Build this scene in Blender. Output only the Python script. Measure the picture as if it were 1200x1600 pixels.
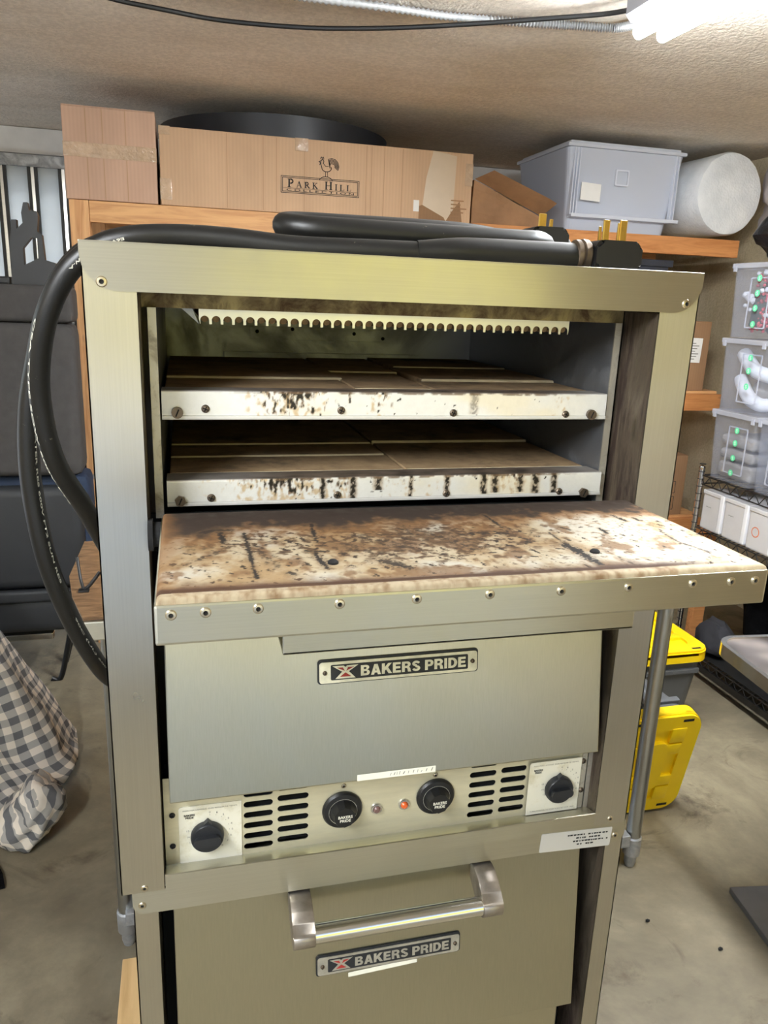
import bpy, bmesh, math, random
from mathutils import Vector, Matrix, noise
from mathutils.geometry import tessellate_polygon
random.seed(7)
for o in list(bpy.data.objects): bpy.data.objects.remove(o)
SC = bpy.context.scene
COL = SC.collection
PI = math.pi
V = Vector

# ------------------------------------------------------------------ camera
CAM = dict(pos=(.08881, -.78510, .67781), yaw=.26095, pitch=-.26836, roll=.03862, f=1192.5)
def make_camera():
    cy, sy = math.cos(CAM['yaw']), math.sin(CAM['yaw']); cp, sp = math.cos(CAM['pitch']), math.sin(CAM['pitch'])
    f = V((sy*cp, cy*cp, sp)); r = V((cy, -sy, 0)); u = r.cross(f)
    c, s = math.cos(CAM['roll']), math.sin(CAM['roll'])
    r2 = r*c + u*s; u2 = u*c - r*s
    m = Matrix((( r2.x, u2.x, -f.x, CAM['pos'][0]), (r2.y, u2.y, -f.y, CAM['pos'][1]), (r2.z, u2.z, -f.z, CAM['pos'][2]), (0, 0, 0, 1)))
    cd = bpy.data.cameras.new('camera'); co = bpy.data.objects.new('camera', cd); COL.objects.link(co)
    co.matrix_world = m
    cd.sensor_fit = 'VERTICAL'; cd.sensor_height = 36.0; cd.sensor_width = 27.0
    cd.lens = CAM['f']/1600*36.0
    cd.clip_start = .02; cd.clip_end = 200
    SC.camera = co
make_camera()

# ------------------------------------------------------------------ world, lights, exposure
W = bpy.data.worlds.new('world'); SC.world = W; W.use_nodes = True
wn = W.node_tree; wn.nodes.clear()
sky = wn.nodes.new('ShaderNodeTexSky'); sky.sky_type = 'NISHITA'; sky.sun_disc = False
sky.sun_elevation = math.radians(48); sky.sun_rotation = math.radians(20); sky.air_density = 1.0; sky.dust_density = 2.0
bg = wn.nodes.new('ShaderNodeBackground'); bg.inputs[1].default_value = .62
wo = wn.nodes.new('ShaderNodeOutputWorld')
wn.links.new(sky.outputs[0], bg.inputs[0]); wn.links.new(bg.outputs[0], wo.inputs[0])
SUN = bpy.data.lights.new('sun', 'SUN'); SUN.energy = 5.0; SUN.angle = math.radians(.6); SUN.color = (1, .96, .88)
so = bpy.data.objects.new('sun', SUN); COL.objects.link(so)
so.rotation_euler = (math.radians(-46), 0, math.radians(-20))     # stands behind the house: the driveway lies in its shade
PT = bpy.data.lights.new('door_portal', 'AREA'); PT.shape = 'RECTANGLE'; PT.size = 4.3; PT.size_y = 2.16
PT.cycles.is_portal = True
po = bpy.data.objects.new('door_portal', PT); COL.objects.link(po)
po.location = (-.45, -2.62, .22); po.rotation_euler = (PI/2, 0, 0)    # looks into the garage through its open front
P2 = bpy.data.lights.new('side_portal', 'AREA'); P2.shape = 'RECTANGLE'; P2.size = 2.7; P2.size_y = 2.1; P2.cycles.is_portal = True
p2 = bpy.data.objects.new('side_portal', P2); COL.objects.link(p2); p2.location = (-3.12, 2.25, .2); p2.rotation_euler = (PI/2, 0, -PI/2)
TUBE = 245.0                                                       # emission of the fluorescent tubes
SC.view_settings.view_transform = 'Standard'; SC.view_settings.look = 'None'
SC.view_settings.gamma = 1.0; SC.view_settings.use_curve_mapping = False
SC.view_settings.exposure = 0.28
SC.cycles.use_denoising = True
SC.cycles.max_bounces = 10; SC.cycles.diffuse_bounces = 5; SC.cycles.glossy_bounces = 5; SC.cycles.transparent_max_bounces = 16
SC.cycles.sample_clamp_indirect = 6.0
SC.cycles.caustics_reflective = False; SC.cycles.caustics_refractive = False

# ------------------------------------------------------------------ materials
def s2l(c):
    return tuple(((x/255)/12.92 if x/255 <= .04045 else ((x/255+.055)/1.055)**2.4) for x in c) + (1,)
class Nd:
    def __init__(s, name):
        s.m = bpy.data.materials.new(name); s.m.use_nodes = True
        s.t = s.m.node_tree; s.b = s.t.nodes['Principled BSDF']; s.out = s.t.nodes['Material Output']
        s.tc = None
    def n(s, typ, **kw):
        x = s.t.nodes.new(typ)
        for k, v in kw.items():
            if hasattr(x, k): setattr(x, k, v)
        return x
    def l(s, a, b): s.t.links.new(a, b)
    def co(s, scale=(1, 1, 1), rot=(0, 0, 0), which='Object'):
        if not s.tc: s.tc = s.n('ShaderNodeTexCoord')
        mp = s.n('ShaderNodeMapping'); mp.inputs['Scale'].default_value = scale; mp.inputs['Rotation'].default_value = rot
        s.l(s.tc.outputs[which], mp.inputs[0]); return mp.outputs[0]
    def noise(s, scale, detail=4, rough=.55, st=(1, 1, 1), dist=0):
        x = s.n('ShaderNodeTexNoise'); x.inputs['Scale'].default_value = scale; x.inputs['Detail'].default_value = detail
        x.inputs['Roughness'].default_value = rough; x.inputs['Distortion'].default_value = dist
        s.l(s.co(st), x.inputs['Vector']); return x.outputs['Fac']
    def ramp(s, src, stops):
        x = s.n('ShaderNodeValToRGB'); e = x.color_ramp.elements
        while len(e) < len(stops): e.new(.5)
        for q, (p, c) in zip(e, stops):
            q.position = p; q.color = c if len(c) == 4 else tuple(c)+(1,)
        s.l(src, x.inputs[0]); return x.outputs[0]
    def mix(s, fac, a, b, mode='MIX'):
        x = s.n('ShaderNodeMix'); x.data_type = 'RGBA'; x.blend_type = mode
        for v, i in ((fac, 0), (a, 6), (b, 7)):
            if hasattr(v, 'links'): s.l(v, x.inputs[i])
            elif i == 0: x.inputs[0].default_value = v
            else: x.inputs[i].default_value = v
        return x.outputs[2]
    def bump(s, h, strength=.3, dist=.002):
        x = s.n('ShaderNodeBump'); x.inputs['Strength'].default_value = strength; x.inputs['Distance'].default_value = dist
        s.l(h, x.inputs['Height']); s.l(x.outputs[0], s.b.inputs['Normal'])
    def set(s, **kw):
        for k, v in kw.items():
            i = s.b.inputs[k]
            if hasattr(v, 'links'): s.l(v, i)
            else: i.default_value = v
        return s
GREY = lambda v: (v, v, v, 1)
def simple(name, rgb, rough=.6, metal=0., var=.12, vscale=8, st=(1, 1, 1), bump=0, bscale=60, bdist=.001, coat=0, spec=.5):
    d = Nd(name); c = s2l(rgb)
    lo = tuple(x*(1-var) for x in c[:3])+(1,); hi = tuple(min(1, x*(1+var)) for x in c[:3])+(1,)
    nz = d.noise(vscale, 5, .6, st)
    d.set(**{'Base Color': d.ramp(nz, [(.3, lo), (.7, hi)]), 'Roughness': rough, 'Metallic': metal, 'Coat Weight': coat, 'Specular IOR Level': spec})
    if bump: d.bump(d.noise(bscale, 3, .6, st), bump, bdist)
    return d.m
def brushed(name, rgb, axis, rough=.3, smear=(.52, .48, .38), amt=.25, brush=.03):
    d = Nd(name); c = s2l(rgb)
    st = {'x': (1.2, 60, 160), 'z': (160, 60, 1.2)}[axis]
    gr = d.noise(6, 3, .6, st)
    sm = d.noise(5, 5, .65)
    fine = d.ramp(gr, [(.3, GREY(.93)), (.7, GREY(1.0))])
    base = d.mix(d.ramp(sm, [(.45, GREY(0)), (.75, GREY(amt))]), c, tuple(smear)+(1,))
    d.set(**{'Base Color': d.mix(1.0, base, fine, 'MULTIPLY'), 'Metallic': 1.0})
    d.l(d.ramp(d.noise(7, 5, .7), [(.0, GREY(rough-.10)), (1.0, GREY(rough+.14))]), d.b.inputs['Roughness'])
    tv = d.n('ShaderNodeCombineXYZ'); tv.inputs[0 if axis == 'z' else 2].default_value = 1
    d.b.inputs['Anisotropic'].default_value = .72; d.l(tv.outputs[0], d.b.inputs['Tangent'])
    d.bump(gr, brush, .0006)
    return d.m
def stained_steel(name, rgb, rust, lo=.45, hi=.62, rough=.4, st=(1, 1, 1), sc=9):
    d = Nd(name)
    f = d.ramp(d.noise(sc, 8, .7, st, .6), [(lo, GREY(0)), (hi, GREY(1))])
    d.set(**{'Base Color': d.mix(f, s2l(rgb), s2l(rust)), 'Roughness': d.mix(f, GREY(rough), GREY(.75)), 'Metallic': d.mix(f, GREY(.85), GREY(.1))})
    d.bump(d.noise(90, 4, .7), .12, .001)
    return d.m
def vcol(name, rough=.8, metal=0., bscale=200, bstr=.15, fine=.15):
    d = Nd(name); a = d.n('ShaderNodeVertexColor'); a.layer_name = 'Col'
    nz = d.ramp(d.noise(120, 6, .75), [(.3, GREY(1-fine)), (.7, GREY(1.0))])
    d.set(**{'Base Color': d.mix(1.0, a.outputs[0], nz, 'MULTIPLY'), 'Roughness': rough, 'Metallic': metal})
    d.bump(d.noise(bscale, 4, .7), bstr, .0008)
    return d.m
def wood(name, rgb, dark, axis='x', sc=1.0):
    d = Nd(name)
    st = {'x': (1.2, 14, 14), 'z': (14, 14, 1.2), 'y': (14, 1.2, 14)}[axis]
    g = d.noise(3*sc, 6, .6, st, 1.2)
    kn = d.n('ShaderNodeTexVoronoi'); kn.inputs['Scale'].default_value = 3.2; d.l(d.co({'x': (.8, 2.2, 2.2), 'z': (2.2, 2.2, .8), 'y': (2.2, .8, 2.2)}[axis]), kn.inputs['Vector'])
    base = d.ramp(g, [(.3, s2l(dark)), (.62, s2l(rgb))])
    d.set(**{'Base Color': d.mix(d.ramp(kn.outputs['Distance'], [(.03, GREY(.75)), (.075, GREY(0))]), base, s2l((120, 72, 38))), 'Roughness': .6})
    d.bump(g, .1, .001)
    return d.m
def cardboard(name, rgb):
    d = Nd(name); c = s2l(rgb)
    w = d.n('ShaderNodeTexWave'); w.inputs['Scale'].default_value = 22; w.inputs['Distortion'].default_value = .4; d.l(d.co((1, 1, .02)), w.inputs['Vector'])
    nz = d.noise(3, 5, .6, (1.5, 1.5, .5))
    base = d.ramp(nz, [(.3, tuple(x*.86 for x in c[:3])), (.7, tuple(min(1, x*1.06) for x in c[:3]))])
    d.set(**{'Base Color': d.mix(.05, base, w.outputs[0], 'MULTIPLY'), 'Roughness': .75, 'Specular IOR Level': .25})
    d.bump(w.outputs[0], .05, .001)
    return d.m
def plastic_clear(name, tint, clear=.6, rough=.15):
    d = Nd(name); d.set(**{'Base Color': s2l(tint), 'Roughness': rough})
    tr = d.n('ShaderNodeBsdfTransparent'); tr.inputs[0].default_value = (.94, .95, .97, 1)
    mx = d.n('ShaderNodeMixShader'); mx.inputs[0].default_value = 1-clear
    d.l(tr.outputs[0], mx.inputs[1]); d.l(d.b.outputs[0], mx.inputs[2]); d.l(mx.outputs[0], d.out.inputs[0])
    return d.m
def emit(name, col, strength):
    d = Nd(name); d.set(**{'Base Color': GREY(.8), 'Emission Color': tuple(col)+(1,), 'Emission Strength': strength}); return d.m

M = {}
M['steel_h'] = brushed('brushed_steel_horizontal', (196, 193, 178), 'x', .31)
M['steel_v'] = brushed('brushed_steel_vertical', (196, 193, 182), 'z', .30)
M['steel_panel'] = brushed('brushed_steel_door', (186, 183, 162), 'z', .30, amt=.3)
M['steel_old'] = stained_steel('heat_stained_steel', (128, 116, 98), (44, 30, 22), .38, .62, .3, (6, 6, .8), 5)
M['lintel'] = stained_steel('speckled_steel_lintel', (160, 145, 105), (84, 62, 38), .38, .66, .5, (1, 1, 1), 40)
M['flange'] = stained_steel('aged_galvanised_flange', (206, 202, 190), (110, 96, 72), .5, .78, .45, (1, 1, 1), 30)
M['chamber'] = stained_steel('grey_chamber_lining', (150, 153, 158), (96, 92, 84), .5, .8, .42, (1, 1, 1), 7)
M['galv'] = stained_steel('galvanised_steel', (190, 192, 194), (140, 142, 144), .4, .7, .42, (1, 1, 1), 25)
M['panel_alu'] = simple('satin_aluminium_plate', (222, 216, 188), .36, .62, .08, 14, (1, 1, 6))
M['alu'] = simple('bare_aluminium', (228, 228, 226), .35, .85, .05, 12)
M['chrome'] = simple('chrome', (225, 225, 228), .12, 1, .03)
M['tube_steel'] = simple('polished_steel_tube', (215, 213, 205), .2, 1, .05, 10, (.5, 8, 8))
M['leg_steel'] = simple('satin_steel_tube', (176, 178, 176), .3, 1, .06, 10)
M['cast'] = simple('cast_metal_bracket', (158, 150, 140), .4, .9, .3, 30, bump=.15, bscale=80)
M['rivet'] = simple('rivet_metal', (206, 196, 172), .3, 1, .1, 40)
M['screw'] = simple('dirty_screw_metal', (112, 100, 88), .45, .9, .3, 60)
M['black'] = simple('black_plastic', (14, 15, 17), .42, 0, .25, 20)
M['knob'] = simple('dark_knob_plastic', (28, 30, 34), .45, 0, .2, 20)
M['rubber'] = simple('black_cable_rubber', (13, 13, 14), .42, 0, .4, 30, bump=.1, bscale=120)
d = Nd('dusty_cable_rubber')
f = d.ramp(d.noise(70, 6, .75), [(.66, GREY(0)), (.74, GREY(.8))])
d.set(**{'Base Color': d.mix(f, s2l((15, 15, 15)), s2l((160, 150, 130))), 'Roughness': .42}); d.bump(d.noise(120, 3), .1, .001); M['rubber_dusty'] = d.m
M['void'] = simple('dark_void', (9, 9, 10), .9, 0, .1)
M['brass'] = simple('brass', (206, 170, 92), .3, 1, .12, 30)
d = Nd('baked_hearth_stone')
d.set(**{'Base Color': d.mix(d.ramp(d.noise(11, 7, .7), [(.5, GREY(0)), (.72, GREY(.92))]), d.ramp(d.noise(30, 6, .7), [(.3, s2l((132, 106, 76))), (.7, s2l((172, 144, 106)))]), s2l((40, 30, 24))), 'Roughness': .9})
d.bump(d.noise(120, 4, .7), .25, .001); M['stone'] = d.m
M['stone_edge'] = simple('pale_stone', (196, 182, 152), .9, 0, .2, 30)
M['liner'] = vcol('burnt_door_liner', .75)
M['liner'].node_tree.nodes['Principled BSDF'].inputs['Specular IOR Level'].default_value = .2
M['rail'] = vcol('stained_deck_rail', .42, .35, 150, .05, .08)
M['ink'] = simple('black_ink', (28, 28, 30), .7, 0, .1)
M['greyink'] = simple('grey_ink', (118, 116, 108), .7, 0, .1)
M['plate_black'] = simple('nameplate_black', (24, 27, 32), .5, 0, .2)
M['plate_silver'] = simple('nameplate_silver', (214, 210, 190), .42, .55, .18, 70, bump=.2, bscale=160)
M['plate_grey'] = simple('dull_nameplate_silver', (176, 172, 160), .42, .6, .18, 70, bump=.2, bscale=160)
M['red'] = simple('enamel_red', (158, 40, 36), .5)
M['label'] = simple('white_label', (226, 224, 208), .55, 0, .08, 25)
M['sticker'] = stained_steel('worn_sticker', (222, 222, 220), (170, 140, 110), .6, .78, .6, (1, 1, 1), 25)
d = Nd('timer_plate'); d.set(**{'Base Color': d.mix(d.ramp(d.noise(22, 5, .7), [(.52, GREY(0)), (.72, GREY(.55))]), s2l((226, 222, 204)), s2l((176, 160, 96))), 'Roughness': .45, 'Metallic': .15}); M['timer'] = d.m
M['amber'] = simple('amber_lens', (206, 92, 44), .25, 0, .2, 60)
M['dull_lens'] = simple('dull_brown_lens', (110, 84, 78), .3, 0, .2, 60)
M['white'] = simple('white_enamel', (236, 238, 242), .4, 0, .03)
M['white_box'] = simple('white_card', (196, 194, 195), .6, 0, .06, 5)
M['white_edge'] = simple('bright_white_card', (226, 226, 230), .5, 0, .03)
M['paper'] = simple('white_paper', (232, 230, 226), .7, 0, .05)
M['tape'] = simple('glossy_tape', (186, 158, 130), .12, 0, .12, 25, bump=.8, bscale=40, bdist=.006, coat=.6)
M['card'] = cardboard('brown_cardboard', (204, 170, 138))
M['card_pink'] = cardboard('pinkish_cardboard', (198, 164, 142))
M['crease'] = cardboard('cardboard_crease', (182, 148, 116))
M['card_dark'] = cardboard('dark_brown_cardboard', (150, 116, 86))  # darker brown card for two cartons and the torn flap
M['kraft'] = simple('kraft_paper', (156, 118, 84), .75, 0, .2, 8, bump=.4, bscale=14, bdist=.01)
M['pine'] = wood('pine_lumber', (222, 172, 118), (188, 132, 84), 'x')
M['pine_z'] = wood('pine_post', (224, 174, 122), (190, 134, 86), 'z')
M['pine_y'] = wood('pale_plank', (228, 192, 136), (206, 166, 112), 'y')
M['orange_wood'] = wood('orange_lumber', (206, 142, 86), (176, 112, 62), 'x')
d = Nd('brown_board'); g = d.noise(4, 6, .6, (4, 14, 4), .8)
d.set(**{'Base Color': d.ramp(g, [(.3, s2l((98, 74, 52))), (.7, s2l((140, 110, 80)))]), 'Roughness': .22}); M['board'] = d.m
# stucco ceiling and walls
def stucco(name, rgb, dark, patch):
    d = Nd(name)
    a = d.noise(75, 3, .55); b = d.noise(1.6, 6, .6, (1, 2.6, 1))
    base = d.ramp(b, [(.32, s2l(dark)), (.66, s2l(rgb))])
    spk = d.ramp(a, [(.4, GREY(1-patch)), (.62, GREY(1))])
    d.set(**{'Base Color': d.mix(1.0, base, spk, 'MULTIPLY'), 'Roughness': .95, 'Specular IOR Level': .15})
    d.bump(a, .9, .006)
    return d.m
M['ceiling'] = stucco('stucco_ceiling', (240, 232, 220), (224, 213, 198), .15)
M['wall'] = stucco('stucco_wall', (206, 190, 160), (180, 164, 132), .12)
d = Nd('concrete_floor')
b1 = d.noise(1.7, 8, .65, dist=.4); b2 = d.noise(9, 8, .7); b3 = d.noise(2.6, 7, .7, dist=1.2)
c1 = d.ramp(b1, [(.32, s2l((96, 88, 72))), (.5, s2l((134, 124, 102))), (.7, s2l((166, 154, 126)))])
c2 = d.mix(d.ramp(b2, [(.35, GREY(.5)), (.6, GREY(0))]), c1, s2l((100, 90, 72)))
c3 = d.mix(d.ramp(b3, [(.54, GREY(0)), (.68, GREY(.8))]), c2, s2l((72, 60, 44)))
vr = d.noise(26, 6, .8)
c4 = d.mix(d.ramp(vr, [(.74, GREY(0)), (.78, GREY(.9))]), c3, s2l((56, 50, 44)))
c5 = d.mix(d.ramp(d.noise(19, 5, .75, (1, 1.7, 1)), [(.73, GREY(0)), (.76, GREY(.8))]), c4, s2l((206, 200, 184)))
d.set(**{'Base Color': c5, 'Roughness': d.ramp(b2, [(.3, GREY(.5)), (.7, GREY(.75))])}); d.bump(b2, .12, .004); M['concrete'] = d.m
M['drive'] = simple('driveway_concrete', (186, 184, 178), .9, 0, .15, 2)
M['house'] = simple('grey_plaster', (140, 138, 128), .95, 0, .12, 1)
M['hedge'] = simple('yellow_green_hedge', (176, 168, 84), .95, 0, .25, 3)
d = Nd('white_translucent_sheet'); d.set(**{'Base Color': d.ramp(d.noise(5, 5), [(.3, s2l((214, 220, 224))), (.7, s2l((234, 238, 240)))]), 'Roughness': .55})
tl = d.n('ShaderNodeBsdfTranslucent'); tl.inputs[0].default_value = (.72, .76, .78, 1); mx = d.n('ShaderNodeMixShader'); mx.inputs[0].default_value = .45
d.l(d.b.outputs[0], mx.inputs[1]); d.l(tl.outputs[0], mx.inputs[2]); d.l(mx.outputs[0], d.out.inputs[0]); M['panel_white'] = d.m
M['header_white'] = simple('dusty_white_beam', (210, 208, 204), .6, 0, .1, 6)
M['dark_metal'] = simple('dark_channel_metal', (60, 60, 60), .4, .7, .2, 12)
M['seat_grey'] = simple('charcoal_seat_cloth', (64, 62, 61), .95, 0, .12, 30, bump=.25, bscale=500, bdist=.0015)
M['seat_dark'] = simple('dark_seat_vinyl', (38, 40, 43), .55, 0, .12, 6)
M['seat_navy'] = simple('navy_seat_fabric', (30, 44, 66), .85, 0, .15, 12)
M['yellow'] = simple('yellow_lid_plastic', (246, 208, 12), .4, 0, .04, 6)
M['grey_plastic'] = simple('grey_tote_plastic', (84, 86, 88), .45, 0, .08, 6)
M['wire'] = simple('dark_wire', (66, 64, 62), .4, .8, .2, 20)
M['clear'] = plastic_clear('clear_bin_plastic', (198, 200, 210), .90, .2)
M['clear_rim'] = plastic_clear('clear_bin_rim', (196, 198, 208), .55, .25)
M['frost'] = plastic_clear('frosted_blue_tote', (226, 231, 243), .45, .2)
M['frost_rim'] = plastic_clear('frosted_blue_rim', (232, 236, 246), .35, .25)
M['bubble'] = None
d = Nd('bubble_wrap'); vr = d.n('ShaderNodeTexVoronoi'); vr.inputs['Scale'].default_value = 95; d.l(d.co(), vr.inputs['Vector'])
d.set(**{'Base Color': d.ramp(d.noise(8, 4), [(.3, s2l((214, 218, 222))), (.7, s2l((240, 242, 244)))]), 'Roughness': .3, 'Subsurface Weight': .2, 'Subsurface Radius': (.02, .02, .02)})
d.bump(vr.outputs['Distance'], .35, .004); M['bubble'] = d.m
M['bag_black'] = simple('black_bag_film', (20, 20, 22), .35, 0, .3, 10, bump=.5, bscale=14, bdist=.02)
M['black_cloth'] = simple('black_fabric', (8, 8, 9), 1.0, 0, .3, 14, bump=.4, bscale=18, bdist=.02, spec=.08)
M['bag_clear'] = plastic_clear('pale_plastic_film', (190, 180, 180), .35, .3)
M['cloth_white'] = simple('white_fabric', (206, 206, 210), .9, 0, .06, 10, bump=.4, bscale=20, bdist=.01)
M['cloth_grey'] = simple('grey_folded_fabric', (146, 140, 134), .9, 0, .1, 10, bump=.4, bscale=20, bdist=.01)
M['berry'] = simple('red_berries', (160, 52, 62), .4, 0, .5, 40)
M['leaf'] = simple('dark_greenery', (50, 56, 50), .7, 0, .5, 40)
M['green'] = simple('green_sticker', (96, 206, 150), .5, 0, .05)
M['green_pale'] = simple('pale_green_print', (200, 240, 216), .5, 0, .05)
M['orange'] = simple('orange_print', (214, 120, 80), .6)
M['crate_dark'] = simple('dark_blue_crate', (44, 48, 58), .5, 0, .15)
M['tray_black'] = simple('black_tray', (30, 34, 42), .45, 0, .15)
M['plate_gunmetal'] = simple('gunmetal_base', (120, 120, 122), .35, .7, .12, 6)
M['tube_light'] = emit('lit_fluorescent_tube', (.93, .97, 1.0), TUBE)
d = Nd('swirl_table_metal'); ck = d.n('ShaderNodeTexVoronoi'); ck.inputs['Scale'].default_value = 13; ck.feature = 'SMOOTH_F1'; d.l(d.co(), ck.inputs['Vector'])
d.set(**{'Base Color': d.ramp(ck.outputs['Distance'], [(.05, s2l((214, 202, 196))), (.35, s2l((150, 142, 140))), (.6, s2l((78, 74, 76)))]), 'Metallic': .8, 'Roughness': .38}); M['swirl'] = d.m
# gingham: three tones from two square waves on UV (uv in metres)
d = Nd('gingham_cloth'); uv = d.n('ShaderNodeUVMap'); sp = d.n('ShaderNodeSeparateXYZ'); d.l(uv.outputs[0], sp.inputs[0])
def sq(out):
    a = d.n('ShaderNodeMath', operation='MULTIPLY'); a.inputs[1].default_value = 1/.050; d.l(out, a.inputs[0])
    b = d.n('ShaderNodeMath', operation='FRACT'); d.l(a.outputs[0], b.inputs[0])
    c = d.n('ShaderNodeMath', operation='GREATER_THAN'); c.inputs[1].default_value = .5; d.l(b.outputs[0], c.inputs[0]); return c.outputs[0]
ad = d.n('ShaderNodeMath', operation='ADD'); d.l(sq(sp.outputs[0]), ad.inputs[0]); d.l(sq(sp.outputs[1]), ad.inputs[1])
hf = d.n('ShaderNodeMath', operation='MULTIPLY'); hf.inputs[1].default_value = .5; d.l(ad.outputs[0], hf.inputs[0])
rp = d.ramp(hf.outputs[0], [(.0, s2l((226, 216, 202))), (.5, s2l((168, 164, 158))), (1.0, s2l((104, 104, 106)))])
d.set(**{'Base Color': rp, 'Roughness': .95, 'Specular IOR Level': .1}); d.bump(d.noise(300, 2), .15, .001); M['gingham'] = d.m

# ------------------------------------------------------------------ geometry helpers
class G:
    """a bmesh that collects shapes (world coordinates) for ONE object"""
    def __init__(s): s.bm = bmesh.new()
    def box(s, x0, x1, y0, y1, z0, z1, bev=0, mat=None, seg=2):
        b = bmesh.new()
        vs = [b.verts.new(p) for p in ((x0, y0, z0), (x1, y0, z0), (x1, y1, z0), (x0, y1, z0), (x0, y0, z1), (x1, y0, z1), (x1, y1, z1), (x0, y1, z1))]
        for f in ((0, 3, 2, 1), (4, 5, 6, 7), (0, 1, 5, 4), (1, 2, 6, 5), (2, 3, 7, 6), (3, 0, 4, 7)): b.faces.new([vs[i] for i in f])
        if bev: bmesh.ops.bevel(b, geom=list(b.edges), offset=bev, segments=seg, profile=.6, affect='EDGES')
        if mat is not None: b.transform(mat)
        s.add(b); return s
    def add(s, b):
        me = bpy.data.meshes.new('tmp'); b.to_mesh(me); s.bm.from_mesh(me); bpy.data.meshes.remove(me); b.free(); return s
    def cyl(s, p0, p1, r, n=16, r1=None, caps=True):
        p0, p1 = V(p0), V(p1); r1 = r if r1 is None else r1
        d = (p1-p0).normalized(); a = d.orthogonal().normalized(); c = d.cross(a)
        A = [s.bm.verts.new(p0+(a*math.cos(t)+c*math.sin(t))*r) for t in (2*PI*i/n for i in range(n))]
        B = [s.bm.verts.new(p1+(a*math.cos(t)+c*math.sin(t))*r1) for t in (2*PI*i/n for i in range(n))]
        for i in range(n): s.bm.faces.new((A[i], A[(i+1) % n], B[(i+1) % n], B[i]))
        if caps: s.bm.faces.new(A[::-1]); s.bm.faces.new(B)
        return s
    def tube(s, pts, r, n=12, sub=6, caps=True):
        P = spline(pts, sub) if sub > 1 else [V(p) for p in pts]
        ring = []; up = None
        for i, p in enumerate(P):
            d = (P[min(i+1, len(P)-1)]-P[max(i-1, 0)]).normalized()
            a = d.orthogonal().normalized() if up is None else (up-d*up.dot(d)).normalized()
            up = a; c = d.cross(a)
            rr = r(i/(len(P)-1)) if callable(r) else r
            ring.append([s.bm.verts.new(p+(a*math.cos(t)+c*math.sin(t))*rr) for t in (2*PI*k/n for k in range(n))])
        for A, B in zip(ring, ring[1:]):
            for k in range(n): s.bm.faces.new((A[k], A[(k+1) % n], B[(k+1) % n], B[k]))
        if caps: s.bm.faces.new(ring[0][::-1]); s.bm.faces.new(ring[-1])
        return s
    def lathe(s, prof, c, ax=(0, 0, 1), n=24):
        ax = V(ax).normalized(); a = ax.orthogonal().normalized(); b = ax.cross(a); c = V(c); rings = []
        for r, h in prof:
            rings.append([s.bm.verts.new(c+ax*h+(a*math.cos(2*PI*k/n)+b*math.sin(2*PI*k/n))*r) for k in range(n)] if r > 1e-6 else [s.bm.verts.new(c+ax*h)])
        for A, B in zip(rings, rings[1:]):
            for k in range(n):
                q = [A[k % len(A)], A[(k+1) % len(A)], B[(k+1) % len(B)], B[k % len(B)]]
                q = list(dict.fromkeys(q))
                if len(q) > 2: s.bm.faces.new(q)
        for R_ in (rings[0], rings[-1]):
            if len(R_) > 2: s.bm.faces.new(R_)
        return s
    def plate(s, outer, holes=(), t=.002, fr=None):
        """flat plate with holes; outer/holes are 2D loops in frame fr=(origin, ex, ey); thickness t goes along -(ex x ey)... front face at origin plane"""
        o, ex, ey = [V(q) for q in fr]; nrm = ex.cross(ey).normalized()
        loops = [list(outer)]+[list(h) for h in holes]
        flat = [p for l in loops for p in l]
        tris = tessellate_polygon([[V((p[0], p[1], 0)) for p in l] for l in loops])
        F = [s.bm.verts.new(o+ex*p[0]+ey*p[1]) for p in flat]; B = [s.bm.verts.new(o+ex*p[0]+ey*p[1]-nrm*t) for p in flat]
        for a, b, c in tris:
            if len({a, b, c}) < 3: continue
            try: s.bm.faces.new((F[a], F[b], F[c])); s.bm.faces.new((B[c], B[b], B[a]))
            except ValueError: pass
        i = 0
        for l in loops:
            n = len(l)
            for k in range(n):
                a, b = i+k, i+(k+1) % n
                try: s.bm.faces.new((F[a], F[b], B[b], B[a]))
                except ValueError: pass
            i += n
        return s
    def prism(s, poly, axis, a0, a1):
        """2D polygon extruded along x/y/z. axis 'x': poly=(y,z); 'y': poly=(x,z); 'z': poly=(x,y)"""
        mk = {'x': lambda p, a: (a, p[0], p[1]), 'y': lambda p, a: (p[0], a, p[1]), 'z': lambda p, a: (p[0], p[1], a)}[axis]
        A = [s.bm.verts.new(mk(p, a0)) for p in poly]; B = [s.bm.verts.new(mk(p, a1)) for p in poly]
        n = len(poly)
        for i in range(n): s.bm.faces.new((A[i], A[(i+1) % n], B[(i+1) % n], B[i]))
        s.bm.faces.new(A[::-1]); s.bm.faces.new(B); return s
    def sphere(s, c, r, n=10, sx=1, sy=1, sz=1):
        b = bmesh.new(); bmesh.ops.create_uvsphere(b, u_segments=n, v_segments=max(5, n//2+1), radius=1)
        b.transform(Matrix.Translation(c) @ Matrix.Diagonal((r*sx, r*sy, r*sz, 1))); return s.add(b)
    def blob(s, c, size, seed=0, amp=.18, freq=3.0, sub=3, flat=None):
        b = bmesh.new(); bmesh.ops.create_icosphere(b, subdivisions=sub, radius=1)
        for v in b.verts:
            q = v.co.copy(); k = 1+amp*noise.fractal(q*freq/2+V((seed*7.1, seed*3.3, 1)), 1.0, 2.0, 3)
            v.co = V((q.x*size[0]*k, q.y*size[1]*k, q.z*size[2]*k))+V(c)
            if flat is not None and v.co.z < flat: v.co.z = flat
        return s.add(b)
    def xform(s, m): s.bm.transform(m); return s
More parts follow.
